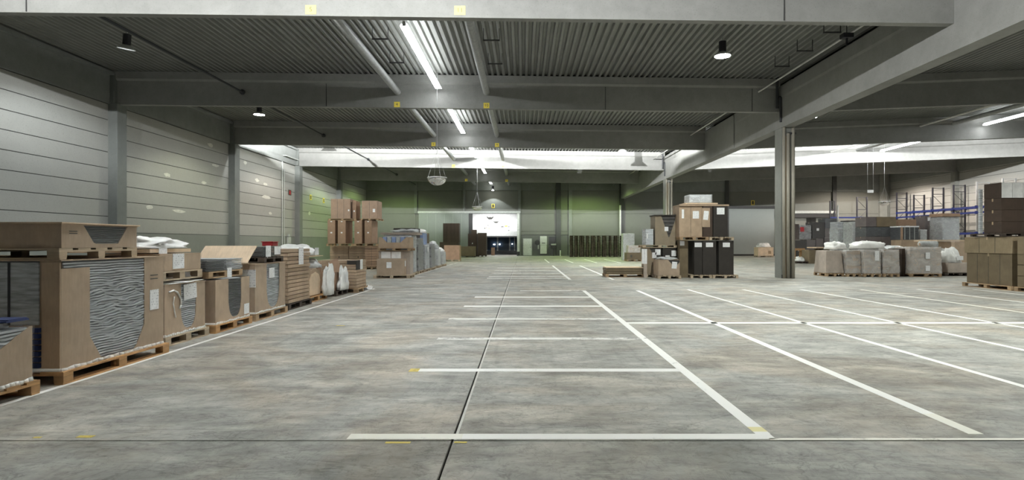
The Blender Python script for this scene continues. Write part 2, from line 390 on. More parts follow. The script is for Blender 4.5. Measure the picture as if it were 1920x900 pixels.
# ---- left wall: precast planks on a plinth, edge beam, columns
def plank_wall(name, x, side, y0, y1, bays):
    w = holder(name)
    s = 1 if side == 'L' else -1
    for a, b in zip(bays[:-1], bays[1:]):
        MB().box(min(x, x-s*0.2), max(x, x-s*0.2), a, b, 0, 2.02).build('plinth', M['plinth'], w)
        top = 7.75 if side == 'L' else 8.6
        z = 2.03; h = 0.7125
        while z < top - 0.1:
            MB().box(min(x, x-s*0.2), max(x, x-s*0.2), a+0.01, b-0.01, z+0.012, min(z+h, top)-0.012).build('plank', M['plank'], w, bevel=0.012)
            z += h
        MB().box(min(x-s*0.03,x-s*0.24), max(x-s*0.03,x-s*0.24), a, b, 0, top).build('wall_core', M['joint'], w)
    return w
bays = [YF] + BEAMS + [YB]
plank_wall('wall_left', XL, 'L', YF, YB, bays)
plank_wall('wall_right', XR, 'R', YF, YB, bays)
for a, b in zip(bays[:-1], bays[1:]):
    structure(MB().box(XL-0.25, XL+0.12, a, b, 7.75, 9.18).build('edge_beam', M['concrete_dark']))
    structure(MB().box(XL+0.12, XL+0.30, a, b, 8.98, 9.12).build('edge_ledge', M['concrete_dark']))
    structure(MB().box(XR-0.12, XR+0.25, a, b, 8.55, zd(XR)).build('edge_beam', M['concrete_dark']))
for y in BEAMS:
    structure(MB().box(XL-0.1, XL+0.4, y-0.28, y+0.34, 0, 7.76).box(XL-0.1, XL+0.3, y-0.34, y+0.40, 7.76, 9.1).build('column', M['column_wall'], bevel=0.02))
    structure(MB().box(XL+0.0, XL+0.06, y+0.34, y+0.62, 0, 7.7).build('trim_1', M['grey_box']))
    structure(MB().box(XR-0.4, XR+0.1, y-0.3, y+0.3, 0, 8.6).build('column', M['concrete_col'], bevel=0.02))
# repaired patches on the left wall planks, a conduit beside the third column
r = random.Random(11)
wl = bpy.data.objects['wall_left']
for y, z, w, h in (((29.38,5.07,0.32,0.12), (32.77,5.04,0.34,0.11), (28.00,3.33,0.25,0.14), (30.38,3.25,0.59,0.13), (33.49,7.31,0.36,0.14), (34.02,6.19,0.53,0.09), (39.33,5.88,0.35,0.13), (40.80,4.81,0.76,0.17), (40.55,5.74,0.45,0.10), (41.41,3.70,0.31,0.10), (37.67,6.86,0.26,0.13), (48.94,4.08,0.33,0.17))):
    pts = [(y+math.cos(a)*w*r.uniform(0.6,1.1), z+math.sin(a)*h*r.uniform(0.6,1.1)) for a in [i*math.pi/4.5 for i in range(9)]]
    MB().add([(XL+0.003,p,q) for p,q in pts]+[(XL-0.01,p,q) for p,q in pts], [tuple(range(9))]+[(i,(i+1)%9,(i+1)%9+9,i+9) for i in range(9)]).build('filler_patch', M['plaster'], wl)
t = thing('wall_conduit', 'thin grey conduit running up the pale third bay of the left wall', 'pipe', (XL+0.06, 43.3, 1.0))
MB().cyl((0,0,0),(0,0,7.2),0.045,n=8).cyl((0,0.35,0),(0,0.35,6.2),0.03,n=8).build('riser', M['grey_box'], t); MB().cyl((0.26,0,7.2),(0.26,2.5,7.2),0.04,n=8).cyl((0,0,7.2),(0.26,0,7.2),0.04,n=8).build('cross_run', M['grey_box'], t)
t = thing('switch_box', 'small grey switch box low on the pale third bay of the left wall', 'switch', (XL+0.02, 44.5, 1.5)); MB().box(0,0.12,-0.25,0.25,0,0.5).build('case', M['grey_box'], t); MB().box(0,0.1,-0.12,0.12,0.55,0.75).build('upper_case', M['grey_box'], t)
for x, y in ((-8.780, 25.377), (3.664, 25.377), (10.208, 25.377), (-13.162, 15.077), (6.913, 15.077)):
    structure(MB().box(x-0.012, x+0.012, y-0.02, y, zb(x)+0.02, zd(x)-0.42).build('beam_joint', M['joint']))
# ---- wall behind the camera
structure(MB().box(XL-0.2, XR+0.2, YF-0.4, YF-0.1, 0, 10.4).build('wall_front', M['back_panel']))

# ---- back wall with its two sliding gates
wb = holder('wall_back')
def bp(x0, x1, z0, z1, mat='back_panel', name='panel', y=YB, t=0.12):
    MB().box(x0+0.012, x1-0.012, y, y+t, z0+0.012, z1-0.012).build(name, M[mat], wb, bevel=0.01)
MB().box(XL-0.2, -6.35, YB+0.1, YB+0.4, 0, 9.3).box(-0.7, XR+0.2, YB+0.1, YB+0.4, 0, 9.3).box(-6.35, -0.7, YB+0.1, YB+0.4, 5.05, 9.3).box(12, XR+0.2, YB+0.1, YB+0.4, 9.2, 10.5).build('wall_core', M['concrete_dark'], wb)
cols_x = [XL, -12.569, -6.628, -0.438, 4.127, 5.503, 11.506, 16.508, 23.824, 29.327, 36.393, XR]
for a, b in zip(cols_x[:-1], cols_x[1:]):
    mid = (a+b)/2
    top = 7.65 if mid < 12 else 7.5
    bp(a, b, 4.92, top)
    if not (-6.4 < mid < -0.5):
        if -0.5 < mid < 5.6:
            bp(a, b, 2.85, 4.92); bp(a, b, 2.45, 2.85, 'back_panel', 'lintel_band', YB-0.08, 0.2); bp(a, b, 0, 2.40, 'back_low')
        elif mid < -6: bp(a, b, 0, 4.92)
        else: bp(a, b, 2.35, 4.92); bp(a, b, 0, 2.35, 'back_panel')
MB().box(XL, 11.5, YB-0.1, YB+0.1, 7.66, 9.2).build('head_beam', M['concrete_dark'], wb)
MB().box(11.9, XR, YB-0.1, YB+0.1, 7.5, 10.3).build('head_beam', M['concrete_dark'], wb)
for x, w, mt in ((cols_x[1],0.35,'concrete_dark'),(cols_x[3],0.3,'concrete_dark'),(cols_x[5],0.4,'concrete_dark'),(cols_x[2]-0.3,0.2,'concrete_dark'),(cols_x[4],0.55,'pillar_dark'),(cols_x[6],0.5,'pillar_dark'),(cols_x[8],0.4,'pillar_dark'),(cols_x[10],0.45,'pillar_dark'),(XR-0.9,0.9,'concrete_col')):
    lo = 4.95 if (mt == 'concrete_dark' and x < -4) else 0
    MB().box(x-w/2, x+w/2, YB-0.28, YB+0.05, lo, 9.0 if x < 12 else 9.6).build('pilaster', M[mt], wb)
MB().cyl((11.318, YB-0.4, 0), (11.318, YB-0.4, 5.9), 0.13).build('vent_pipe', M['pipe_light'], wb)
# floor gutter strip along the back wall
MB().box(-0.6, 12, YB-0.35, YB, 0, 0.06).build('kerb', M['concrete_dark'], wb)
# gate 1: open, leaf pushed to the left
d1 = holder('door_1')
MB().box(-12.201, -6.349, YB-0.30, YB-0.18, 0.05, 4.95).build('gate_leaf', M['gate'], d1)
for x in (-11.2, -10.2, -9.2, -8.2, -7.2): MB().box(x-0.012, x+0.012, YB-0.308, YB-0.30, 0.1, 4.9).build('leaf_rib', M['grey_box'], d1)
MB().box(-6.349, -5.914, YB-0.34, YB-0.15, 0.05, 4.95).build('leaf_edge', M['steel_dark'], d1)
MB().box(-12.325, -0.311, YB-0.36, YB-0.12, 4.97, 5.22).build('gate_rail', M['grey_box'], d1)
MB().box(-0.716, -0.436, YB-0.30, YB+0.3, 0.5, 5.0).build('gate_post', M['off_white'], d1)
MB().box(-0.747, -0.405, YB-0.32, YB+0.3, 0, 0.5).build('post_shoe', M['steel_dark'], d1)
# gate 2: shut, right aisle
d2 = holder('door_2')
MB().box(23.717, 29.320, YB-0.25, YB-0.1, 0.06, 5.5).build('gate_leaf', M['gate'], d2)
MB().box(23.593, 29.506, YB-0.35, YB-0.05, 5.5, 5.8).build('gate_rail', M['steel_dark'], d2)
MB().box(29.506, 36.416, YB-0.4, YB-0.1, 4.95, 5.25).build('gate_track', M['grey_box'], d2)
MB().box(29.506, 36.230, YB-0.42, YB-0.12, 4.45, 4.85).build('track_beam', M['steel_dark'], d2)
MB().box(23.717, 29.320, YB-0.27, YB-0.25, 0.06, 0.2).build('bottom_seal', M['steel_dark'], d2)
# wicket door in the back wall
d3 = holder('door_3')
MB().box(0.031, 0.966, YB-0.06, YB, 0.02, 1.98).build('door_leaf', M['off_white'], d3)
MB().box(-0.031, 0.031, YB-0.07, YB, 0, 2.05).box(0.966, 1.029, YB-0.07, YB, 0, 2.05).box(-0.031, 1.029, YB-0.07, YB, 1.98, 2.05).build('door_frame', M['grey_box'], d3)
MB().box(0.810, 0.904, YB-0.12, YB-0.06, 0.98, 1.03).build('door_handle', M['steel_dark'], d3)

# ---- the hall beyond the open gate
nh = holder('wall_beyond')
MB().box(-14, 6, 85.5, 85.8, 0, 5.6).box(-14.2, -14, YB+0.4, 85.8, 0, 5.6).box(6, 6.2, YB+0.4, 85.8, 0, 5.6).box(-14, 6, YB+0.4, 85.8, 5.6, 5.8).build('back_hall_shell', M['back_low'], nh)
MB().box(-7.3, -0.1, 71.0, 71.15, 2.95, 5.55).build('white_board', M['white'], nh)
MB().box(-7.3, -0.1, 70.98, 71.15, 2.36, 2.95).build('board_base', M['off_white'], nh)
MB().box(-7.3, -0.1, 70.9, 71.2, 2.20, 2.36).build('board_rail', M['steel_dark'], nh)
for x in (-6.2, -5.1, -3.6, -1.9, -1.2): MB().box(x-0.09, x+0.09, 79.9, 80.1, 0.4, 2.6).build('mullion', M['grey_box'], nh)
MB().box(-8, 1, 80.0, 80.05, 0.45, 2.6).build('glazing', M['glass_blue'], nh)
MB().box(-8, 1, 79.95, 80.1, 0, 0.45).build('glazing_base', M['steel_dark'], nh)
for x, z, w in ((-4.05,1.28,0.28),(-3.3,1.3,0.22),(-1.55,1.35,0.14)):
    MB().box(x-w/2, x+w/2, 79.7, 79.78, z-0.07, z+0.07).build('window_light', emit('far_lamp', (0.9,0.95,1.0), 3.0), nh)
# bird stickers on the white board
def bird(x, z, s, mat='ink'):
    p = [(-1,0.35),(-0.75,0.42),(-0.45,0.18),(-0.12,0.30),(0,0.18),(0.12,0.30),(0.45,0.18),(0.75,0.42),(1,0.35),(0.62,-0.15),(0.25,-0.42),(0,-0.30),(-0.25,-0.42),(-0.62,-0.15)]
    MB().prism_y([(x+a*s, z+b*s) for a,b in p], 70.975, 70.99).build('bird_sticker', M[mat], nh)
bird(-4.127, 4.595, 0.46); bird(-3.395, 4.096, 0.36)
for x, z, w, h, mt in ((-4.792,3.331,1.3,1.1,'ink'),(-4.393,3.697,1.2,0.8,'ink'),(-4.593,3.397,0.7,2.0,'wood_orange'),(-4.260,3.297,1.2,0.7,'sign_yellow'),(-2.596,3.530,3.2,0.9,'ink'),(-2.130,3.597,3,1.6,'sign_yellow'),(-1.797,3.530,0.7,1.6,'ink'),(-1.797,3.064,2,0.7,'ink'),(-2.729,4.495,1,0.7,'sheet_pale'),(-1.930,4.196,0.8,0.6,'sheet_pale'),(-2.263,3.930,0.9,0.8,'sign_yellow'),(-2.263,3.064,0.8,0.6,'sign_yellow'),(-5.857,4.396,3,0.3,'sheet_pale'),(-5.857,3.730,3,0.3,'sheet_pale')):
    a, b = w*0.0666, h*0.0666
    MB().prism_y([(x-a,z-b*0.4),(x-a*0.3,z-b),(x+a,z-b*0.5),(x+a*0.8,z+b*0.6),(x,z+b),(x-a*0.9,z+b*0.5)], 70.975 - (0 if w < 2 else 0.004), 70.985).build('board_sticker', M[mt], nh)

# ================================================================== CEILING SERVICES
def duct(x, name, mat, r, label, z=8.3, y0=5.0, y1=66.0):
    o = MB().cyl((x,y0,z),(x,y1,z), r, n=16).build(name, M[mat], None, True); tag(o, label, 'pipe'); return o
duct(-5.6, 'ventilation_duct', 'pipe_grey', 0.15, 'grey round duct through the nave beams, left of the tube lamp row')
duct(-1.64, 'ventilation_duct', 'pipe_grey', 0.15, 'grey round duct through the nave beams, right of the tube lamp row')
duct(24.9, 'ventilation_duct', 'pipe_light', 0.07, 'thin pale pipe under the right aisle roof', 8.88, 15.5)
duct(27.0, 'ventilation_duct', 'pipe_grey', 0.13, 'grey duct beside the right aisle tube lamps', 9.05, 15.5)
duct(-12.5, 'sprinkler_pipe', 'pipe_black', 0.045, 'thin black sprinkler pipe under the nave roof near the left wall', 8.28)
duct(10.5, 'sprinkler_pipe', 'pipe_light', 0.035, 'thin pale sprinkler pipe under the nave roof beside the girder', 8.3)
for y, nth in zip(BEAMS[2:], ('bright front','second','third','fourth','fifth')):
    o = MB().lathe([(0.05,0),(0.12,0.02),(0.12,0.08),(0.05,0.1)], 10, close=True).build('pipe_flange', M['pipe_black'])
    o.rotation_euler = (R(90),0,0); o.location = (-12.5, y-0.135, 8.28)
    tag(o, 'round black flange of the left sprinkler pipe on the %s beam' % nth, 'flange', 'flanges on the left sprinkler pipe')
def hanger(x, y, label):
    z = zd(x) + 0.0
    m = MB().box(x-0.28,x-0.265,y-0.02,y+0.02,z-0.4,z).box(x+0.265,x+0.28,y-0.02,y+0.02,z-0.4,z).box(x-0.29,x+0.29,y-0.03,y+0.03,z-0.43,z-0.39)
    tag(m.build('trapeze_hanger', M['steel_dark']), label, 'hanger', 'trapeze hangers under the roof deck')
for i, y in enumerate((18.6, 20.4, 22.2)): hanger(10.1, y, ('first','second','third')[i] + ' dark U-shaped hanger beside the girder, counted from the front beam')
for i, y in enumerate((19.7, 22.3)): hanger(-4.95, y, ('nearer','farther')[i] + ' dark U-shaped hanger right of the left grey duct')
for i, y in enumerate((19.7, 22.3)): hanger(-1.1, y, ('nearer','farther')[i] + ' dark U-shaped hanger right of the right grey duct')
hanger(-5.0, 29.5, 'dark U-shaped hanger beside the left duct in the second bay'); hanger(10.1, 29.6, 'dark U-shaped hanger beside the girder in the second bay')
t = thing('smoke_detector', 'black box detector hanging on a short arm beside the girder', 'detector', (10.35, 18.2, 7.9))
MB().box(-0.16,0.16,-0.12,0.12,0.22,0.36).build('housing', M['lamp_black'], t); MB().box(-0.025,0.025,-0.025,0.025,0,0.24).build('arm', M['lamp_black'], t); MB().box(-0.01,0.01,-0.01,0.01,0.3,1.0).build('hanger_rod', M['lamp_black'], t)

# number plates on the beams, under the two ducts
def number_sign(x, y, z, txt, mat, ink, label, w=0.29, h=0.24):
    o = MB().box(-w/2,w/2,-0.012,0,-h/2,h/2).build('number_sign', M[mat], None, loc=(x,y,z)); tag(o, label, 'sign', 'yellow number plates on the beams')
    cu = bpy.data.curves.new('sign_number', 'FONT'); cu.body = txt; cu.size = h*0.72; cu.align_x = 'CENTER'; cu.align_y = 'CENTER'; cu.extrude = 0.002
    cu.materials.append(M[ink]); fo = bpy.data.objects.new('number_font', cu); me = bpy.data.meshes.new_from_object(fo); bpy.data.objects.remove(fo)
    q = bpy.data.objects.new('sign_number', me); COL.objects.link(q); q.parent = o; q.location = (0,-0.015,0); q.rotation_euler = (R(90),0,0)
number_sign(-5.63, 15.08, 7.76, '5', 'sign_pale', 'ink_faint', 'pale yellow plate with a single digit, left plate on the bright front beam')
number_sign(-1.68, 15.08, 7.74, '11', 'sign_pale', 'ink_faint', 'pale yellow plate with two digits, right plate on the bright front beam')
for y, a, b, k in ((25.38,'4','10','second'),(35.68,'3','9','third'),(45.98,'2','8','fourth'),(56.28,'1','7','fifth')):
    number_sign(-5.63, y, zb(-5.63)+0.14, a, 'sign_yellow', 'ink', 'yellow plate with a dark number on the %s beam under the left duct' % k, 0.26, 0.24)
    number_sign(-1.64, y, zb(-1.64)+0.14, b, 'sign_yellow', 'ink', 'yellow plate with a dark number on the %s beam under the right duct' % k, 0.26, 0.24)
def wall_plate(x, y, z, w, h, side, label, mats=('sign_yellow','sign_dark')):
    t = thing('wall_sign', label, 'sign', (x,y,z), R(90) if side == 'L' else 0)
    MB().box(-w/2,w/2,-0.02,0,-h/2,h/2).build('plate', M[mats[0]], t); MB().box(-w*0.28,w*0.28,-0.024,-0.02,-h*0.36,h*0.36).build('symbol', M[mats[1]], t)
wall_plate(XL+0.02, 44.8, 5.506, 0.5, 0.42, 'L', 'dark red and yellow plate high on the left wall before a column', ('sign_dark','red'))
wall_plate(XL+0.02, 49.2, 5.474, 0.4, 0.45, 'L', 'yellow and black plate on the green lit wall, nearer of two')
wall_plate(XL+0.02, 52.4, 5.432, 0.4, 0.45, 'L', 'yellow and black plate on the green lit wall, farther of two')
wall_plate(-3.528, YB-0.02, 5.846, 0.36, 0.5, 'B', 'yellow plate on the grey wall above the open gate')
wall_plate(26.911, YB-0.02, 6.220, 0.4, 0.55, 'B', 'yellow plate on the wall above the closed grey gate')

# ---- lamps
def spot(parent, z, w, col, size=136, blend=0.35, soft=0.2):
    l = bpy.data.lights.new('lamp_light', 'SPOT'); l.energy = w; l.color = col; l.spot_size = R(size); l.spot_blend = blend; l.shadow_soft_size = soft
    o = bpy.data.objects.new('lamp_light', l); COL.objects.link(o); o.parent = parent; o.location = (0,0,z); return o
HOUSING = MB().lathe([(0.04,0.55),(0.13,0.52),(0.13,0.16),(0.10,0.14)], 16, close=True).mesh('housing', M['lamp_black'])
SHADE = MB().lathe([(0.10,0.16),(0.16,0.13),(0.27,0.04),(0.29,0.0),(0.285,0.0),(0.15,0.115),(0.09,0.14)], 24).mesh('shade', M['lamp_shade'], True)
LENS = {k: MB().lathe([(0.0,0.03),(0.14,0.02),(0.275,0.0),(0.265,0.015),(0.0,0.05)], 24).mesh('lens', M[k], True) for k in ('lamp_on','lamp_dim')}
def hid(x, y, z, col, w, label, on=True, tilt=(0,0), size=136):
    t = thing('high_bay_lamp', label, 'lamp', (x,y,z), 0, 'high bay lamps under the roof'); t.rotation_euler = (R(tilt[0]), R(tilt[1]), 0)
    put('housing', HOUSING, t); put('shade', SHADE, t); put('lens', LENS['lamp_on' if on else 'lamp_dim'], t)
    MB().cyl((0,0,0.5),(0,0,zd(x)-z+0.02),0.012,n=6).build('hanger_rod', M['wire'], t)
    spot(t, -0.03, w, col, size)
NEUT, WARM, PINK, GREEN, COOL = (0.96,1.0,0.95), (0.97,1.0,0.76), (1.0,0.87,0.76), (0.64,1.0,0.26), (0.90,0.97,1.0)
H = HID_W
hid(-14.2,20.35,8.5, COOL, H*0.83, 'dim high bay lamp with black housing near the left wall, front bay', False, (8,10))
hid(7.13,20.35,8.25, NEUT, H*1.49, 'lit high bay lamp hanging in front of the ribbed deck, right of the nave')
hid(-14.2,30.6,8.45, WARM, H*0.72, 'lit high bay lamp under the second beam near the left wall')
hid(7.13,30.6,8.78, NEUT, H*1.35, 'lit high bay lamp tucked behind the second beam, right of the nave')
hid(-14.2,40.9,8.8, PINK, H*0.97, 'high bay lamp in the third bay near the left wall, hidden by a beam')
hid(7.13,40.9,8.13, NEUT, H*1.35, 'lit high bay lamp shining below the third beam, right of the nave')
hid(-14.2,51.2,8.7, GREEN, H*0.86, 'high bay lamp in the fourth bay near the left wall, hidden by a beam')
hid(7.13,51.2,8.5, GREEN, H*1.08, 'high bay lamp in the fourth bay right of the nave, hidden by a beam')
hid(-14.2,61.5,8.4, GREEN, H*0.65, 'high bay lamp in the last bay near the left wall, hidden by a beam', size=160)
hid(7.13,61.5,8.4, GREEN, H*1.08, 'high bay lamp in the last bay right of the nave, hidden by a beam', size=158)
hid(15.5,30.6,8.3, NEUT, H*1.35, 'lit high bay lamp just right of the nearest free column')
hid(15.5,51.2,8.6, NEUT, H*1.35, 'high bay lamp in the right aisle behind the free column')
hid(36.5,30.6,8.9, NEUT, H*1.76, 'high bay lamp in the right aisle above the wrapped pallets')
hid(38.0,61.0,9.0, PINK, H*2.97, 'high bay lamp in the right aisle by the corner rack', size=160)
hid(36.5,51.2,9.0, PINK, H*2.97, 'high bay lamp in the right aisle before the rack', size=165)
hid(-14.2,10.0,8.5, COOL, H*0.79, 'high bay lamp above the frame near the left wall')
hid(7.13,10.0,8.3, NEUT, H*1.49, 'high bay lamp above the frame, right of the nave')
hid(25.5,20.35,8.5, NEUT, H*1.76, 'added unseen high bay lamp brightening the wrapped loads in the right aisle')  # added out of frame to brighten the wrapped loads
hid(15.5,10.0,8.3, NEUT, H*2.43, 'added high bay lamp above the frame, brightening the boxes at the right edge')  # added to lift the light on the right edge boxes
hid(-14.2,-0.5,8.5, NEUT, H*0.11, 'high bay lamp behind the camera on the left side')
hid(7.13,-0.5,8.3, NEUT, H*0.27, 'high bay lamp behind the camera on the right side')
# wall washer over the open gate
t = thing('gate_lamp', 'small spotlight above the open gate throwing a cone on the wall', 'lamp', (-3.5, YB-1.1, 7.55))
put('housing', HOUSING, t, (0,0,0.02)); MB().lathe([(0.0,0.0),(0.12,0.0),(0.12,0.03),(0.0,0.03)], 16).build('lens', M['lamp_on'], t)
MB().cyl((0,0,0.5),(0,0,1.6),0.012,n=6).build('hanger_rod', M['wire'], t)
spot(t, -0.03, 110, COOL, 110, 0.15, 0.05)

def tube_row(x, y0, y1, z, n, label, mat='tube_on'):
    t = thing('tube_lamp_row', label, 'lamp', (x,(y0+y1)/2,z), 0, 'rows of tube lamps')
    L = (y1-y0); s = L/n
    MB().box(-0.05,0.05,-L/2,L/2,0.07,0.14).build('trunking', M['tube_case'], t)
    for i in range(n):
        a = -L/2 + i*s + 0.03; b = a + s - 0.06
        MB().prism_y([(-0.135,0.0),(0.135,0.0),(0.10,0.07),(-0.10,0.07)], a, b).build('diffuser', M[mat], t)
    for i in range(n+1):
        a = -L/2 + i*s; MB().box(-0.06,0.06,a-0.03 if i else a,a+0.03 if i < n else a,0.0,0.08).build('end_cap', M['tube_case'], t)
    for a in (-L/2+0.4, L/2-0.4): MB().cyl((0,a,0.13),(0,a,zd(x)-z+0.05),0.01,n=6).build('hanger_wire', M['wire'], t)
NAMES = ['front bay','second bay','third bay','fourth bay','last bay']
for i, y in enumerate(BEAMS[2:]):
    y1 = (BEAMS+[YB])[i+3]
    tube_row(-3.72, y+2.55, y1-0.45, 8.35, 4, 'white tube lamp row along the nave, in the %s' % NAMES[i], 'tube_weak' if i > 2 else 'tube_on')
tube_row(-3.72, 7.4, 12.2, 8.35, 3, 'white tube lamp row of the bay in front of the bright beam', 'tube_strong')
tube_row(28.7, 28.0, 35.4, 8.87, 4, 'white tube lamp row in the right aisle, nearer one')
tube_row(28.7, 38.3, 45.6, 8.87, 4, 'white tube lamp row in the right aisle in front of the bright beam')
tube_row(17.2, 58.5, 62.0, 8.3, 2, 'short tube lamp row near the closed grey gate')
# unseen added floodlights whitening the next beam; a visor shields the floor
def beam_fill(x, y, label, w=1.0, up=0.95):
    z = zb(x) + up
    t = thing('beam_fill_lamp', label, 'lamp', (x, y, z), 0, 'added fill lights for the bright beams')
    MB().box(-0.3,0.3,-0.12,0.0,-0.12,0.3).build('housing', M['lamp_black'], t)
    MB().box(-0.22,0.22,0.0,0.012,-0.06,0.10).build('lens', M['lamp_dim'], t)
    MB().box(-1.0,1.0,-0.12,0.80,-0.14,-0.12).build('visor', M['lamp_black'], t)  # added plate blocking the fill light from the floor
    MB().box(-0.03,0.03,-0.405,-0.12,-0.04,0.06).build('bracket', M['steel_dark'], t)
    l = bpy.data.lights.new('lamp_light', 'POINT'); l.energy = BEAM_FILL_W*w; l.color = (0.98,1.0,1.0); l.shadow_soft_size = 0.04
    o = bpy.data.objects.new('lamp_light', l); COL.objects.link(o); o.parent = t; o.location = (0, 0.09, 0.02)
for i, x in enumerate((-12.9, -3.0, 5.2)):
    beam_fill(x if i < 2 else 4.0, 5.45, ('left','middle','right')[i] + ' added fill light above the frame, whitening the front beam', (0.62, 0.62, 0.06)[i], 0.3)
    beam_fill(x, 36.35, ('left','middle','right')[i] + ' added fill light hidden behind the third nave beam, whitening the fourth beam')
for i, x in enumerate((17.5, 26.0, 36.5)):
    beam_fill(x, 36.35, ('left','middle','right')[i] + ' added fill light hidden behind the third beam of the right aisle', 1.0 if i < 2 else 0.7)
# lamp of the hall beyond
t = thing('back_hall_lamp', 'ceiling lamp of the bright hall beyond the open gate', 'lamp', (-3.7, 69.0, 5.5))
MB().box(-2.5,2.5,-0.15,0.15,0,0.08).build('diffuser', M['tube_weak'], t)
l = bpy.data.lights.new('lamp_light', 'AREA'); l.shape = 'RECTANGLE'; l.size = 5; l.size_y = 0.3; l.energy = 95
o = bpy.data.objects.new('lamp_light', l); COL.objects.link(o); o.parent = t; o.location = (0,0,-0.02)

# ---- mirror domes on wires
def dome(x, y, z, label, top):
    t = thing('mirror_dome', label, 'mirror', (x,y,z), 0, 'hanging mirror domes')
    r = 0.41
    MB().lathe([(r*math.cos(a), -r*0.78*math.sin(a)) for a in [i*math.pi/2/10 for i in range(11)]], 32).build('dome', M['mirror'], t, True)
    MB().lathe([(r-0.02,0.0),(r+0.015,0.0),(r+0.015,0.03),(r-0.02,0.03),(r-0.02,0.0)], 32).build('rim', M['mirror_rim'], t, True)
    for k in range(4):
        a = k*math.pi/2 + 0.5; MB().cyl((r*math.cos(a), r*math.sin(a), 0.02), (0.02*math.cos(a),0.02*math.sin(a),1.15), 0.006, n=5).build('wire', M['wire'], t)
    MB().cyl((0,0,1.15),(0,0,top-z),0.008,n=6).build('main_wire', M['wire'], t)
dome(-3.74, 24.7, 4.38, 'silver half-dome mirror hanging on wires below the nearest tube lamps', 8.36)
dome(-3.66, 45.3, 4.40, 'small silver half-dome mirror hanging before the open gate', 8.36)
dome(28.7, 45.2, 4.80, 'silver half-dome mirror hanging in the right aisle before the rack', 8.96)
t = thing('hanging_sign', 'small white sign board hanging on two wires in the right aisle', 'sign', (27.586,45.2,5.626))
MB().box(-0.24,0.24,-0.02,0.02,-0.1,0.12).build('board', M['white'], t)
for s in (-0.22,0.22): MB().cyl((s,0,0.1),(s,0,4.2),0.007,n=5).build('wire', M['wire'], t)

# ================================================================== LOADS: builders
PALLET_MESH = {}
def pallet(x0, x1, y0, y1, z, label, mat='wood', fine=False, group='wooden pallets', rz=0.0, h=0.144):
    lx, ly = x1-x0, y1-y0
    t = thing('pallet', label, 'pallet', ((x0+x1)/2,(y0+y1)/2,z), rz, group)
    swap = ly > lx                       # boards run along the longer side
    L, Wd = (ly, lx) if swap else (lx, ly)
    def bx(m, a0,a1,b0,b1,c0,c1):
        return m.box(b0,b1,a0,a1,c0,c1) if swap else m.box(a0,a1,b0,b1,c0,c1)
    key = (round(L,2), round(Wd,2), swap, mat, round(h,3))
    if key not in PALLET_MESH:
        d = {}; bw = Wd*0.15
        d['board'] = bx(MB(), -L/2, L/2, -bw/2, bw/2, h-0.022, h).mesh('deck_board', M[mat])
        d['deck'] = MB()
        for k in range(5):
            c = -Wd/2 + bw/2 + k*(Wd-bw)/4; bx(d['deck'], -L/2, L/2, c-bw/2, c+bw/2, h-0.022, h)
        for a in (-L/2+0.07, 0, L/2-0.07): bx(d['deck'], a-0.07, a+0.07, -Wd/2, Wd/2, h-0.044, h-0.022)
        d['deck'] = d['deck'].mesh('deck', M[mat])
        d['block'] = bx(MB(), -0.07, 0.07, -0.055, 0.055, 0.022, h-0.044).mesh('block', M[mat])
        d['cross'] = bx(MB(), -0.07, 0.07, -Wd/2, Wd/2, h-0.044, h-0.022).mesh('cross_board', M[mat])
        d['runner'] = bx(MB(), -L/2, L/2, -0.05, 0.05, 0, 0.022).mesh('bottom_board', M[mat])
        s = bx(MB(), -L/2, L/2, -0.05, 0.05, 0, 0.022)
        for a in (-L/2+0.07, 0, L/2-0.07): bx(s, a-0.07, a+0.07, -0.055, 0.055, 0.022, h-0.044)
        d['skid'] = s.mesh('skid', M[mat]); PALLET_MESH[key] = d
    d = PALLET_MESH[key]
    def p(a, b): return (b, a, 0) if swap else (a, b, 0)
    bs = (-Wd/2+0.055, 0, Wd/2-0.055)
    if fine:
        bw = Wd*0.15
        for k in range(5): put('deck_board', d['board'], t, p(0, -Wd/2+bw/2+k*(Wd-bw)/4))
        for a in (-L/2+0.07, 0, L/2-0.07):
            put('cross_board', d['cross'], t, p(a, 0))
            for b in bs: put('block', d['block'], t, p(a, b))
        for b in bs: put('bottom_board', d['runner'], t, p(0, b))
    else:
        put('deck', d['deck'], t)
        for b in bs: put('skid', d['skid'], t, p(0, b))
    return t

def paper(t, hx, hy, z0, z1, face, a, b, w, h, mat='label', name='paper_label', tilt=0.0, out=0.006):
    """printed sheet on a face: a, b are the fractions along the face and up it"""
    zc = z0 + b*(z1-z0)
    if face == '-y':
        o = MB().box(-w/2,w/2,-0.002,0.002,-h/2,h/2).build(name, M[mat], t, loc=(-hx+2*hx*a, -hy-out, zc)); o.rotation_euler = (0,tilt,0)
    elif face == '+x':
        o = MB().box(-0.002,0.002,-w/2,w/2,-h/2,h/2).build(name, M[mat], t, loc=(hx+out, -hy+2*hy*a, zc)); o.rotation_euler = (tilt,0,0)
    else:
        o = MB().box(-0.002,0.002,-w/2,w/2,-h/2,h/2).build(name, M[mat], t, loc=(-hx-out, -hy+2*hy*a, zc)); o.rotation_euler = (tilt,0,0)
    return o

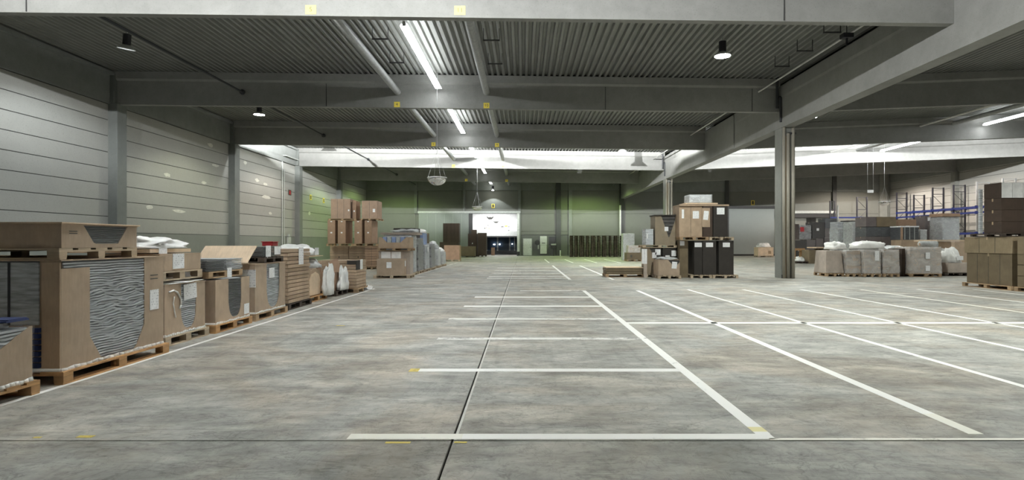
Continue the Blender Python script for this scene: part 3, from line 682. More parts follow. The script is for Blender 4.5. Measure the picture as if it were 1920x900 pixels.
def shell(t, hx, hy, z0, z1, mat='film', name='plastic_wrap', amp=0.012, off=0.012, taper=0.0, seed=0, top=False, n=9):
    """creased stretch film around a load"""
    m = MB(); rows = []
    cs = [(-1,-1),(1,-1),(1,1),(-1,1)]
    nz = max(6, int((z1-z0)*8))
    V_ = []; per = 4*n
    for k in range(nz+1):
        z = z0 + (z1-z0)*k/nz; f = 1.0 - taper*k/nz
        for s in range(4):
            (ax,ay),(bx_,by_) = cs[s], cs[(s+1)%4]
            for i in range(n):
                q = i/n; x = ax+(bx_-ax)*q; y = ay+(by_-ay)*q
                w = noise.noise(Vector((x*hx*3+seed, y*hy*3-seed, z*5))) * amp + off
                corner = max(abs(x),0)*max(abs(y),0)
                V_.append((x*(hx*f+w), y*(hy*f+w), z))
    F_ = [(k*per+i, k*per+(i+1)%per, (k+1)*per+(i+1)%per, (k+1)*per+i) for k in range(nz) for i in range(per)]
    if top: F_.append(tuple(nz*per+i for i in range(per)))
    m.add(V_, F_); return m.build(name, M[mat], t, True)

def carton(x0, x1, y0, y1, z0, z1, label, mat='board', cat='box', papers=(), film_=None, rz=0.0, group=None, name='carton', tape=True, taper=0.0, lines=0, side_lines=0):
    hx, hy, h = (x1-x0)/2, (y1-y0)/2, z1-z0
    t = thing(name, label, cat, ((x0+x1)/2,(y0+y1)/2,z0), rz, group)
    f = 1-taper
    m = MB().hexa([(-hx,-hy,0),(hx,-hy,0),(hx,hy,0),(-hx,hy,0),(-hx*f,-hy*f,h-0.012),(hx*f,-hy*f,h-0.012),(hx*f,hy*f,h-0.012),(-hx*f,hy*f,h-0.012)])
    m.build('body', M[mat], t, bevel=0.008)
    for s in (-1,1):
        MB().box(-hx*f,hx*f, (0.004 if s>0 else -hy*f), (hy*f if s>0 else -0.004), h-0.012, h).build('flap', M[mat], t)
    if tape: MB().box(-hx*f-0.002,hx*f+0.002,-0.03,0.03,h-0.10,h+0.002).build('tape', M['tape'], t)
    for k in range(lines):              # edges of the boxes packed inside
        x = -hx + 2*hx*(k+1)/(lines+1)
        MB().box(x-0.006,x+0.006,-hy-0.004,-hy+0.02,0.02,h-0.02).build('seam', M['ink'], t)
    for k in range(side_lines):
        y = -hy + 2*hy*(k+1)/(side_lines+1)
        MB().box(-hx-0.004,-hx+0.02,y-0.006,y+0.006,0.02,h-0.02).build('seam', M['ink'], t)
    for p in papers: paper(t, hx, hy, 0, h, *p)
    if film_: shell(t, hx, hy, 0.0, h+0.005, film_, seed=x0*3+y0)
    return t

def layered(m, x0, x1, y0, y1, z0, z1, n, amp=0.0, jit=0.008, seg=1, seed=0):
    r = random.Random(seed); h = (z1-z0)/n
    for k in range(n):
        a, b = z0+k*h+0.3*h, z0+(k+1)*h-0.06*h; j = r.uniform(-jit, jit); j2 = r.uniform(-jit, jit); ph = r.uniform(-0.5,0.5)+k*0.5
        V_ = []
        ew = amp*min(1.0, 3*k/n)*min(1.0, 3*(n-k)/n)
        for i in range(seg+1):
            q = i/seg; x = x0+(x1-x0)*q; w = ew*(2/math.pi)*math.asin(math.sin(q*19+ph*0.6)) + ew*0.35*math.sin(q*41+ph*3)
            V_ += [(x+j2,y0+j,a+w),(x+j2,y0+j,b+w),(x+j2,y1+j,b+w),(x+j2,y1+j,a+w)]
        F_ = []
        for i in range(seg):
            for q in range(4): F_.append((i*4+q, i*4+(q+1)%4, (i+1)*4+(q+1)%4, (i+1)*4+q))
        F_ += [(0,1,2,3),(seg*4+3,seg*4+2,seg*4+1,seg*4)]
        m.add(V_, F_)
    return m

def cut_height(spec, s, h):
    a, b, z0, kind = spec
    z0 = max(z0, 0.02)
    if s < a or s > b: return h - (0.085 if kind == 'C' and s < a else 0)
    q = (s-(a+b)/2)/((b-a)/2)
    if kind == 'U': r = min(0.42*h, h-z0); return z0 + r*(1-max(0,1-abs(q)**2.6)**(1/2.0))
    if kind == 'C': return z0 + 0.24*h*max(0, (abs(q)-0.62)/0.38)
    if kind == 'V': return z0 + (h-z0)*abs(q)
    return z0 + (h-z0)*max(0, (abs(q)-0.55)/0.45)        # trapezoid
def cut_panel(m, o, d, nrm, width, h, spec, th=0.014):
    S = [i*width/36 for i in range(37)]
    if spec: S = sorted(set(S + [spec[0]*width-1e-4, spec[0]*width+1e-4, spec[1]*width-1e-4, spec[1]*width+1e-4]))
    else: S = [0, width]
    S = sorted(set(min(max(s, 0.0), width) for s in S))
    V_ = []; F_ = []
    for s in S:
        z = cut_height(spec, s/width, h) if spec else h
        p = (o[0]+d[0]*s, o[1]+d[1]*s); q = (p[0]-nrm[0]*th, p[1]-nrm[1]*th)
        V_ += [(*p,0),(*p,z),(*q,z),(*q,0)]
    for i in range(len(S)-1):
        a, b = i*4, i*4+4
        F_ += [(a,b,b+1,a+1),(a+1,b+1,b+2,a+2),(a+2,b+2,b+3,a+3)]
    return m.add(V_, F_)
def cut_carton(x0, x1, y0, y1, z0, z1, label, cuts, mat='board', sheet='sheet_grey', n=30, amp=0.0, papers=(), film_='film', rz=0.0, lid=True, cat='box', group=None, fill=0.985, skirt=False):
    """open carton of paper sheets with an opening cut in one or two faces"""
    hx, hy, h = (x1-x0)/2, (y1-y0)/2, z1-z0
    t = thing('cut_carton', label, cat, ((x0+x1)/2,(y0+y1)/2,z0), rz, group)
    F = {'-y': ((-hx,-hy),(1,0),(0,-1),2*hx), '+x': ((hx,-hy),(0,1),(1,0),2*hy), '+y': ((-hx,hy),(1,0),(0,1),2*hx), '-x': ((-hx,-hy),(0,1),(-1,0),2*hy)}
    for k, (o, d, nr, w) in F.items():
        m = MB(); cut_panel(m, o, d, nr, w, h, cuts.get(k)); m.build('side', M[mat], t)
    g = 0.03
    m = layered(MB(), -hx+g, hx-g, -hy+g, hy-g, 0.0, h*fill, n, 0.0, 0.006, 1, int(abs(x0*100)))
    if amp:
        if '+x' in cuts:                 # wavy sheet edges behind the opening
            m2 = MB(); layered(m2, -hy+g, hy-g, -0.06, 0.0, 0.0, h*0.985, n, amp, 0.012, 34, 5)
            b = len(m.v); m.v += [(hx-g-0.004-y, x, z) for x, y, z in [(p[0], -p[1]-0.06, p[2]) for p in m2.v]] if False else [(hx-g+0.006+0*p[1]+(p[1]*-1-0.03)*0.5, p[0], p[2]) for p in m2.v]
            m.f += [tuple(i+b for i in f) for f in m2.f]
    m.build('sheets', M[sheet], t, kind='stuff')
    if lid: MB().box(-hx-0.01,hx+0.01,-hy-0.01,hy+0.01,h,h+0.012).build('lid', M[mat], t)
    if film_ == 'film' and skirt:       # gathered edge of the film at the foot of the load
        m = MB(); r = random.Random(int(abs(y0*31))); q = 20
        lo = [-0.012-r.random()*0.022 for _ in range(q+1)]; hi = [0.008+r.random()*0.022 for _ in range(q+1)]; o_ = [0.010+r.random()*0.012 for _ in range(q+1)]
        for k in range(q):
            a = -hy+2*hy*k/q; b = a+2*hy/q
            m.hexa([(hx+0.002,a,-0.004),(hx+o_[k],a,lo[k]),(hx+o_[k+1],b,lo[k+1]),(hx+0.002,b,-0.004),(hx+0.002,a,hi[k]+0.01),(hx+0.006,a,hi[k]),(hx+0.006,b,hi[k+1]),(hx+0.002,b,hi[k+1]+0.01)])
        m.box(-hx,hx,-hy-0.02,-hy-0.004,-0.012,0.03)
        m.build('film_skirt', M['bag'], t, True)
    for p in papers: paper(t, hx, hy, 0, h, *p)
    if film_: shell(t, hx, hy, 0.0, h+0.008, film_, seed=x0*3+y0)
    return t

def flats(x0, x1, y0, y1, z0, z1, n, label, mat='board', group=None, papers=(), jit=0.015, cat='stack', film_=None, name='flat_carton_stack'):
    hx, hy, h = (x1-x0)/2, (y1-y0)/2, z1-z0
    t = thing(name, label, cat, ((x0+x1)/2,(y0+y1)/2,z0), 0, group)
    s = h/n; me = MB().box(-hx,hx,-hy,hy,0.007,s-0.007).mesh('bundle', M[mat]); r = random.Random(int(abs(x0*77+y0*13)))
    for k in range(n): put('bundle', me, t, (r.uniform(-jit,jit), r.uniform(-jit,jit), k*s), (0,0,r.uniform(-0.006,0.006)))
    for p in papers: paper(t, hx, hy, 0, h, *p, out=0.02)
    if film_: shell(t, hx, hy, 0.0, h+0.005, film_, seed=x0*3+y0, off=0.022)
    return t

def sheet_pile(x0, x1, y0, y1, z0, z1, n, label, mat='sheet_dark', papers=(), film_='film', cat='stack', rz=0.0):
    hx, hy, h = (x1-x0)/2, (y1-y0)/2, z1-z0
    t = thing('sheet_pile', label, cat, ((x0+x1)/2,(y0+y1)/2,z0), rz)
    layered(MB(), -hx, hx, -hy, hy, 0, h, n, 0.003, 0.015, 6, int(abs(x0*50+y0*9))).build('sheets', M[mat], t, kind='stuff')
    for p in papers: paper(t, hx, hy, 0, h, *p, out=0.022)
    if film_: shell(t, hx, hy, 0.0, h+0.005, film_, seed=x0*3+y0, off=0.018)
    return t

def blob(m, hx, hy, h, seed=0, amp=0.3, n=14, p=2.6):
    """crumpled sack: superellipsoid dome with noise"""
    V_ = [(0,0,h)]; rows = 9; seg = n*2
    for k in range(1, rows+1):
        f = k/rows*math.pi/2
        for i in range(seg):
            a = 2*math.pi*i/seg; c, s = math.cos(a), math.sin(a)
            q = (abs(c)**p+abs(s)**p)**(-1/p)
            r = math.sin(f)**0.7; z = max(0.0, math.cos(f))**0.8
            w = 1 + amp*noise.noise(Vector((c*2.2+seed, s*2.2, z*2.5+seed))) + 0.5*amp*noise.noise(Vector((c*6+seed, s*6, z*7)))
            V_.append((hx*c*q*r*w, hy*s*q*r*w, max(0.0, h*z*w)))
    F_ = [(0, 1+i, 1+(i+1)%seg) for i in range(seg)]
    for k in range(rows-1):
        for i in range(seg):
            a, b = 1+k*seg+i, 1+k*seg+(i+1)%seg; F_.append((a, a+seg, b+seg, b))
    F_.append(tuple(1+(rows-1)*seg+i for i in range(seg)))
    return m.add(V_, F_)
def bag(x0, x1, y0, y1, z0, z1, label, mat='bag', seed=1, papers=(), amp=0.3, cat='bag', name='plastic_bag'):
    hx, hy, h = (x1-x0)/2, (y1-y0)/2, z1-z0
    m = blob(MB(), hx, hy, h, seed, amp)
    if not papers:
        o = m.build(name, M[mat], None, True, loc=((x0+x1)/2,(y0+y1)/2,z0)); return tag(o, label, cat)
    t = thing(name, label, cat, ((x0+x1)/2,(y0+y1)/2,z0)); m.build('sack', M[mat], t, True)
    for p in papers: paper(t, hx, hy, 0, h, *p, out=0.03)
    return t

def wrapped(x0, x1, y0, y1, z0, z1, label, mat='board_grey', film_='film_milky', taper=0.0, papers=(), rows=0, rz=0.0, group=None, cat='pallet load', cover=None):
    """boxes on a pallet wound in stretch film"""
    hx, hy, h = (x1-x0)/2, (y1-y0)/2, z1-z0
    t = thing('wrapped_load', label, cat, ((x0+x1)/2,(y0+y1)/2,z0), rz, group)
    f = 1-taper
    if rows:
        nx = max(1, round(2*hx/0.45)); s = h/rows
        for k in range(rows):
            for i in range(nx):
                a = -hx+2*hx*i/nx; g = 1-taper*k/rows
                MB().box((a+0.006)*g,(a+2*hx/nx-0.006)*g,-hy*g,hy*g,k*s+0.004,(k+1)*s-0.004).build('box', M[mat], t)
    else:
        MB().hexa([(-hx,-hy,0),(hx,-hy,0),(hx,hy,0),(-hx,hy,0),(-hx*f,-hy*f,h),(hx*f,-hy*f,h),(hx*f,hy*f,h),(-hx*f,hy*f,h)]).build('body', M[mat], t, bevel=0.02)
    shell(t, hx, hy, 0.0, h+0.015, film_, amp=0.018, off=0.012, taper=taper, seed=x0*2+y0, top=True)
    if cover:
        MB_ = blob(MB(), hx*f+0.05, hy*f+0.05, cover, x0, 0.22); MB_.build('cover_sheet', M['bag'], t, True, loc=(0,0,h+0.02))
    for p in papers: paper(t, hx*(1-taper*0.5)+0.015, hy*(1-taper*0.5)+0.015, 0, h, *p, out=0.02)
    return t

# ================================================================== LEFT ROW, along the white line (faces at about x = -5.3)
P, Q = '+x', '-y'
# unit at the frame edge
pallet(-6.3, -5.12, 4.95, 6.03, 0, 'orange wooden pallet at the picture edge, nearest of the left row', 'wood_orange', True)
cut_carton(-6.35, -5.16, 4.9, 5.98, 0.15, 0.72, 'low cardboard carton of grey sheets with a slanted cut, nearest of the left row', {P: (-0.9,0.97,-0.05,'V')}, skirt=True, n=16, amp=0.008, lid=False)
bag(-6.2, -5.25, 5.05, 5.9, 0.72, 0.80, 'crumpled clear film and blue sheet lying on the nearest low carton', 'bag_grey', 3, amp=0.5)
t = thing('blue_sheet', 'small blue plastic sheet on the corner of the nearest low carton', 'sheet', (-5.32,5.8,0.79)); MB().box(-0.16,0.16,-0.12,0.14,0,0.018).box(-0.10,0.16,-0.10,0.12,0.018,0.03).build('sheet', M['blue'], t)
t = thing('wood_scrap', 'short pale timber block of a broken pallet on the nearest low carton', 'timber', (-5.55,5.62,0.80), 0.15)
MB().box(-0.55,0.12,-0.08,0.08,0.07,0.10).build('board', M['wood_orange'], t); MB().box(-0.05,0.10,-0.08,0.08,0,0.07).build('block', M['wood_orange'], t); MB().box(-0.55,-0.4,-0.08,0.08,0,0.07).build('block', M['wood_orange'], t)
# big carton unit
pallet(-6.9, -5.14, 6.36, 8.26, 0, 'long wooden pallet under the big open carton of the left row', 'wood_orange', True)
t = cut_carton(-6.88, -5.2, 6.40, 8.22, 0.15, 1.385, 'big brown carton with a wide round-bottomed cut showing wavy grey sheets', {P: (0.235,0.775,0.03,'C'), Q: (-0.02,0.86,0.0,'T')}, n=38, amp=0.019, skirt=True, papers=((P,0.885,0.52,0.19,0.28),), lid=True)
MB().box(-0.80,0.60,-0.925,-0.90,0.52,1.22).build('grey_bundle', M['sheet_grey'], t)
for x in (-0.36, -0.05, 0.27): MB().box(x-0.012,x+0.012,-0.932,-0.90,0.52,1.22).build('strap', M['strap'], t)
for k in range(7): MB().box(-0.80,0.62,-0.95,-0.90,0.04+k*0.066,0.04+k*0.066+0.05).build('blue_tray', M['blue'], t)
MB().box(0.632,0.838,-0.925,-0.912,0.02,1.22).build('front_flap', M['board'], t)
for z in (0.98, 0.93): MB().box(0.842,0.844,0.62,0.78,z,z+0.014).build('print_line', M['ink'], t)
pallet(-7.3, -5.26, 6.45, 7.75, 1.40, 'weathered pallet lying on top of the big open carton', 'wood_pale', True, h=0.13)
t = cut_carton(-7.32, -5.26, 6.48, 7.74, 1.532, 1.80, 'flat wide carton with a trapezoid cut, on the pallet above the big carton', {P: (0.26,0.86,0.05,'T')}, n=12, amp=0.004, sheet='sheet_dark', lid=True, mat='board')
MB().box(-1.06,1.06,-0.66,0.66,0.282,0.297).build('lid_sheet', M['board_pale'], t)
MB().box(0.2,0.225,-0.645,-0.637,0.0,0.28).build('strap', M['strap'], t)
for z in (0.19, 0.165): MB().box(1.031,1.033,-0.52,-0.40,z,z+0.01).build('print_line', M['ink'], t)
# carton with narrow cut, box and film on top
pallet(-6.6, -5.42, 8.62, 9.82, 0, 'film-covered pallet, second after the big open carton of the left row', 'wood_pale', True)
t = cut_carton(-6.55, -5.46, 8.66, 9.76, 0.15, 0.93, 'brown carton with a narrow cut and printed sheet, right after the big open carton', {P: (0.38,0.76,0.06,'U')}, skirt=True, n=24, amp=0.004, papers=((P,0.60,0.83,0.36,0.25,'label','paper_label',0.05),), film_='film')
m = MB(); pts = [(0.562,-0.46,0.68),(0.566,-0.36,0.70),(0.568,-0.26,0.66),(0.566,-0.17,0.55),(0.562,-0.16,0.45),(0.562,-0.2,0.40)]
for a, b in zip(pts[:-1], pts[1:]): m.cyl(a, b, 0.014, n=6)
pts = [(0.562,-0.33,0.60),(0.566,-0.37,0.5),(0.566,-0.34,0.38),(0.562,-0.30,0.27)]
for a, b in zip(pts[:-1], pts[1:]): m.cyl(a, b, 0.009, n=6)
m.build('film_strand', M['bag'], t, True)
bag(-6.5, -5.42, 8.66, 9.7, 0.945, 0.985, 'torn pale film lying over the carton with the narrow cut', 'bag', 9, amp=0.5)
pallet(-6.6, -5.5, 8.62, 9.75, 1.0, 'pallet on the carton with the narrow cut', 'wood_pale', True)
carton(-6.55, -5.52, 8.64, 9.74, 1.146, 1.42, 'low brown box with a white sheet, on the second pallet level beside the big carton', 'board', papers=((P,0.42,0.55,0.30,0.24),), film_='film')
flats(-6.9, -5.6, 8.55, 9.6, 1.43, 1.50, 1, 'pale flat cardboard lid with film under the white crumpled film', 'board_pale', papers=((P,0.25,0.2,0.2,0.12),))
bag(-6.7, -5.62, 8.6, 9.85, 1.505, 1.66, 'white crumpled plastic film on top of the low box behind the big carton', 'bag', 12, amp=0.45)
# carton with round cut, dark flat piles above
pallet(-6.5, -5.36, 9.92, 11.26, 0, 'wooden pallet under the carton with two white sheets, left row', 'wood_orange', True)
cut_carton(-6.45, -5.40, 9.98, 11.22, 0.15, 0.93, 'brown carton with a round cut over dark sheets, small label low on its corner', {P: (0.36,0.74,0.06,'U')}, skirt=True, n=26, amp=0.004, sheet='sheet_dark', papers=((P,0.90,0.2,0.2,0.2),), lid=False)
pallet(-6.5, -5.5, 9.95, 11.15, 0.955, 'dark pallet loaded with flat piles, above the carton with the U-shaped cut', 'wood', True, h=0.12)
sheet_pile(-6.55, -5.52, 9.9, 10.52, 1.075, 1.27, 8, 'dark flat pile of sheets in film, nearer of two on the dark pallet', 'sheet_dark', papers=((Q,0.55,-0.35,0.4,0.22),))
sheet_pile(-6.5, -5.52, 10.56, 11.15, 1.075, 1.29, 8, 'grey flat pile of sheets in film, farther of two on the dark pallet', 'sheet_grey', papers=((P,0.15,-0.45,0.16,0.3),))
bag(-6.4, -5.4, 10.0, 10.9, 0.932, 0.952, 'clear crumpled film between the U-cut carton and its upper pallet', 'bag_grey', 21, amp=0.5)
# carton with the raised flap
pallet(-6.55, -5.38, 11.45, 13.0, 0, 'wooden pallet under the carton with the raised tan flap', 'wood', True)
cut_carton(-6.5, -5.42, 11.5, 12.95, 0.15, 1.14, 'tall brown carton with a U-shaped cut over blue-grey sheets, below the raised tan flap', {P: (0.36,0.80,0.05,'U')}, skirt=True, n=28, papers=((P,0.52,0.80,0.26,0.22),(Q,0.82,0.72,0.42,0.36)), lid=True)
t = thing('raised_flap', 'large pale tan cardboard flap standing tilted above the left row', 'cardboard', (-5.98,11.35,1.19)); t.rotation_euler = (R(-38),0,0)
MB().hexa([(-0.58,-0.008,0),(0.48,-0.008,0),(0.48,0.008,0),(-0.58,0.008,0),(-0.50,-0.008,0.42),(0.55,-0.008,0.42),(0.55,0.008,0.42),(-0.50,0.008,0.42)]).build('sheet', M['board_pale'], t)
MB().box(-0.6,0.5,-0.02,0.02,-0.03,0.0).build('fold', M['board'], t)
pallet(-6.5, -5.46, 12.0, 12.95, 1.165, 'small dark pallet on the carton with the raised flap', 'wood_dark', True, h=0.12)
sheet_pile(-6.5, -5.5, 12.0, 12.9, 1.29, 1.50, 8, 'grey wrapped pile with white sheets, beside the raised tan flap', 'sheet_dark', papers=((P,0.25,0.5,0.24,0.26),(P,0.75,0.6,0.3,0.18,'white')))
t = thing('red_crate', 'small red plastic box lying on the wrapped pile, before the pale wall', 'box', (-5.66,12.72,1.515)); MB().box(-0.12,0.12,-0.14,0.14,0,0.08).build('body', M['red'], t, bevel=0.015); MB().box(-0.13,0.13,-0.15,0.15,0.08,0.10).build('lid', M['red'], t)
# tall pile of flat cartons
pallet(-6.6, -5.48, 13.3, 14.75, 0, 'dark pallet under the tall pile of flat cartons', 'wood_dark', True)
flats(-6.6, -5.52, 13.34, 14.7, 0.15, 1.44, 14, 'tall pile of flat brown cartons with a long white label', 'board', papers=((P,0.55,0.86,0.30,0.42),))
# bags and loose boxes
pallet(-6.75, -5.60, 14.95, 16.25, 0, 'pallet under the loose carton and white bags', 'wood_orange', True)
t = thing('bulged_carton', 'brown carton with a rounded bulging flap below the white bags', 'box', (-6.15,15.5,0.15))
m = MB().prism_x([(-0.5,0),(0.5,0),(0.5,0.62),(0.38,0.70),(0.0,0.74),(-0.36,0.66),(-0.5,0.5)], -0.45, 0.45); m.build('body', M['board'], t, bevel=0.02)
MB().prism_x([(-0.45,0.02),(0.4,0.02),(0.42,0.4),(0.3,0.56),(0.05,0.64),(-0.25,0.58),(-0.43,0.4)], 0.45, 0.475).build('flap', M['board_pale'], t)
bag(-6.7, -5.66, 15.3, 16.3, 0.895, 1.14, 'grey plastic sack with crumpled film, lower of two behind the tall pile', 'bag_grey', 31, amp=0.2)
flats(-6.75, -5.7, 15.0, 16.2, 1.20, 1.23, 1, 'thin pale board between the two plastic sacks', 'board_pale')
bag(-6.75, -5.72, 15.05, 16.1, 1.235, 1.52, 'white plastic sack on top, behind the tall pile of flat cartons', 'bag', 33, ((P,0.6,0.4,0.3,0.2),), amp=0.25)
bag(-5.66, -5.45, 15.9, 16.5, 0.1, 0.86, 'white film hanging down beside the bulged carton', 'bag', 41, amp=0.5)
pallet(-6.6, -5.5, 16.75, 17.85, 0, 'dark pallet under the open box with a hanging white bag', 'wood_dark', True)
carton(-6.5, -5.62, 16.8, 17.75, 0.15, 0.70, 'small open brown carton next to the hanging white bag', 'board_pink')
t = thing('bent_cardboard', 'bent piece of pale cardboard sticking up by the hanging white bag', 'cardboard', (-5.75,17.1,0.70), 0.3)
MB().hexa([(-0.3,-0.01,0),(0.3,-0.01,0),(0.3,0.01,0),(-0.3,0.01,0),(-0.05,0.15,0.34),(0.16,0.15,0.40),(0.16,0.17,0.40),(-0.05,0.17,0.34)]).box(-0.45,-0.3,-0.2,0.2,0,0.3).build('sheet', M['board_pink'], t)
bag(-5.60, -5.38, 17.0, 17.7, 0.16, 0.78, 'white bag hanging over the edge of the small open carton', 'bag', 51, ((P,0.4,0.6,0.22,0.3),), amp=0.4)
pallet(-6.6, -5.22, 17.95, 19.2, 0, 'pallet under the brown flat pile that ends the left row', 'wood', True)
flats(-6.55, -5.28, 18.0, 19.1, 0.15, 1.02, 9, 'pile of flat cartons with dark corner and white label, last of the left row', 'board', papers=((P,0.45,0.84,0.3,0.32),))
t = thing('corner_guard', 'dark corner guard on the last flat pile of the left row', 'guard', (-5.27,18.0,0.72)); MB().box(-0.02,0.012,-0.02,0.35,0,0.3).box(-0.3,0.012,-0.025,-0.008,0.18,0.3).build('guard', M['charcoal'], t)
bag(-5.35, -5.08, 18.95, 19.3, 0.0, 0.13, 'small white film scrap on the floor at the end of the left row', 'bag', 57, amp=0.5)

# ================================================================== TALL CARTON CLUSTER behind the left row
for i, (a, b, y) in enumerate(((-11.65,-10.55,34.3),(-10.5,-9.4,34.3),(-9.34,-8.56,33.6))):
    pallet(a, b, y, y+1.2, 0, ('left','middle','right')[i] + ' bottom pallet of the tall carton cluster', 'wood_dark' if i < 2 else 'wood')
    flats(a, b, y, y+1.2, 0.145, 1.36, 8, ('left dark','middle dark','right lit')[i] + ' pile of flat cartons at the foot of the tall cluster', 'board' if i < 2 else 'board_pink', papers=((Q,0.5,0.45,0.05,0.1,'ink'),) if i < 2 else ((Q,0.5,0.5,0.015,1.1,'ink'),))
pallet(-11.6, -10.0, 33.5, 34.9, 1.37, 'left pallet of the middle tier in the tall carton cluster', 'wood')
pallet(-9.98, -8.55, 33.5, 34.9, 1.37, 'right pallet of the middle tier in the tall carton cluster', 'wood')
for x0, x1, s in ((-11.52,-11.08,'leftmost carton'),(-10.92,-10.46,'second carton from the left'),(-9.94,-9.5,'third carton from the left'),(-9.34,-8.92,'rightmost carton')):
    carton(x0, x1, 33.5, 34.88, 1.52, 2.88, s + ' in the middle tier of the tall cluster', 'board_pink', papers=((Q,0.5,0.47,0.1,0.08,'white'),(Q,0.5,0.95,0.1,0.05,'white')), tape=True, film_=None)
pallet(-11.5, -9.85, 33.55, 34.85, 2.89, 'pallet under the wide top carton of the tall cluster', 'wood', h=0.1)
pallet(-9.6, -8.55, 33.55, 34.85, 2.89, 'pallet under the narrow top carton of the tall cluster', 'wood', h=0.1)
carton(-11.34, -10.2, 33.55, 34.6, 2.99, 4.15, 'wide ribbed carton on top of the tall cluster, left', 'board_pink', papers=((Q,0.92,0.42,0.08,0.1,'white'),), lines=2, film_='film')
carton(-10.12, -9.9, 33.7, 34.6, 2.99, 4.05, 'slim carton beside the wide one on top of the tall cluster', 'board_pink', papers=((Q,0.5,0.42,0.08,0.1,'white'),))
carton(-9.52, -8.62, 33.55, 34.7, 2.99, 4.04, 'narrow carton on top of the tall cluster, right', 'board_pink', papers=((Q,0.8,0.45,0.14,0.2,'white'),), lines=1, film_='film')

# ================================================================== SECOND ROW of mixed pallets along the lane (x about -5.3)
pallet(-6.6, -5.0, 25.05, 26.2, 0, 'front pallet of the wrapped row in the lane, under the low carton with a label', 'wood_pale')
carton(-6.46, -5.26, 25.1, 25.6, 0.145, 0.86, 'low brown carton with one white label at the head of the wrapped row', 'board', papers=((Q,0.45,0.62,0.22,0.26,'white'),(P,0.5,0.7,0.2,0.25,'white')), film_='film')
carton(-6.5, -5.1, 25.65, 26.4, 0.145, 1.20, 'taller brown carton right behind the low one at the head of the wrapped row', 'board_grey', film_='film')
for i, x in enumerate((-6.18, -5.72)):
    tag(MB().box(x-0.21,x+0.21,25.605,25.645,0.87,1.17).build('white_slip', M['white']), ('left','right')[i] + ' white paper sheet standing behind the low carton with a label', 'paper')
pallet(-6.55, -5.05, 25.5, 26.6, 1.21, 'pallet carrying the cut tray with blue packs', 'wood', h=0.12)
t = cut_carton(-6.5, -5.12, 25.55, 26.5, 1.335, 1.82, 'brown tray with a dipped front edge on top of the wrapped row', {Q: (0.1,0.9,0.25,'T')}, n=3, sheet='board', lid=False, film_=None, fill=0.3)
for i in range(5):
    tag(MB().box(-6.32+i*0.2,-6.14+i*0.2,25.6,26.3,1.485,1.83).build('paper_pack', M['ream_blue' if i != 1 and i != 3 else 'sheet_pale'], bevel=0.01), '%s paper pack in the dipped tray of the wrapped row' % ('leftmost blue','second pale','third blue','fourth pale','rightmost blue')[i].replace('pack ',''), 'pack', 'paper packs in the dipped tray')
flats(-6.7, -4.95, 26.7, 27.9, 1.94, 2.06, 2, 'pale boards with film spread over the second wrapped load of the lane', 'board_grey')
bag(-6.2, -5.0, 26.75, 27.8, 2.06, 2.2, 'grey film heap on the pale boards of the wrapped row', 'bag_grey', 61, amp=0.4)
for i, (y0, y1, h, mat, s) in enumerate(((26.7,28.0,1.78,'sheet_grey','first milky wrapped load behind the dipped tray'),(28.4,29.9,1.65,'sheet_dark','second milky wrapped load, dark behind its film'),(30.4,31.9,1.3,'sheet_grey','third milky wrapped load with a white label'),(32.4,33.8,1.35,'sheet_dark','fourth milky wrapped load of the lane'),(35.0,36.2,1.0,'sheet_pale','fifth wrapped load, low and pale'),(37.2,38.6,0.8,'sheet_pale','last low wrapped load of the lane'))):
    pallet(-6.6, -5.2, y0, y1, 0, s.split(' ')[0] + ' pallet in the wrapped row of the lane, counted behind the dipped tray', 'wood_pale')
    wrapped(-6.55, -5.24, y0+0.03, y1-0.03, 0.15, 0.15+h, s, mat, 'film_milky', 0.03, papers=((P,0.5,0.8,0.4,0.3),) if i in (2,) else ())
tag(MB().box(-6.5,-5.4,28.5,29.8,1.82,2.3).build('dark_box', M['charcoal'], bevel=0.01), 'black box on the second wrapped load of the lane', 'box')
carton(-6.3, -5.35, 30.4, 31.6, 1.47, 2.08, 'blue carton with a white top on the third wrapped load', 'ream_blue', tape=False)
bag(-6.35, -5.3, 30.35, 31.7, 2.08, 2.30, 'white film heap on the blue carton of the wrapped row', 'bag', 65, amp=0.2)
carton(-6.4, -5.55, 32.5, 33.6, 1.52, 2.12, 'tan box on the fourth wrapped load of the lane', 'board_olive')
bag(-6.4, -5.3, 35.0, 36.1, 1.17, 1.62, 'white sack on the fifth wrapped load', 'bag_grey', 71, amp=0.3)
bag(-6.4, -5.3, 37.3, 38.5, 0.97, 1.25, 'white film heap on the last low wrapped load', 'bag', 73, amp=0.3)
pallet(-6.58, -5.28, 47.3, 48.5, 0, 'pale pallet under the lone tan carton in the lane', 'wood_pale')
carton(-6.58, -5.30, 47.3, 48.5, 0.145, 1.34, 'lone tan carton standing in the lane before the green gate leaf', 'board_pink', tape=False)

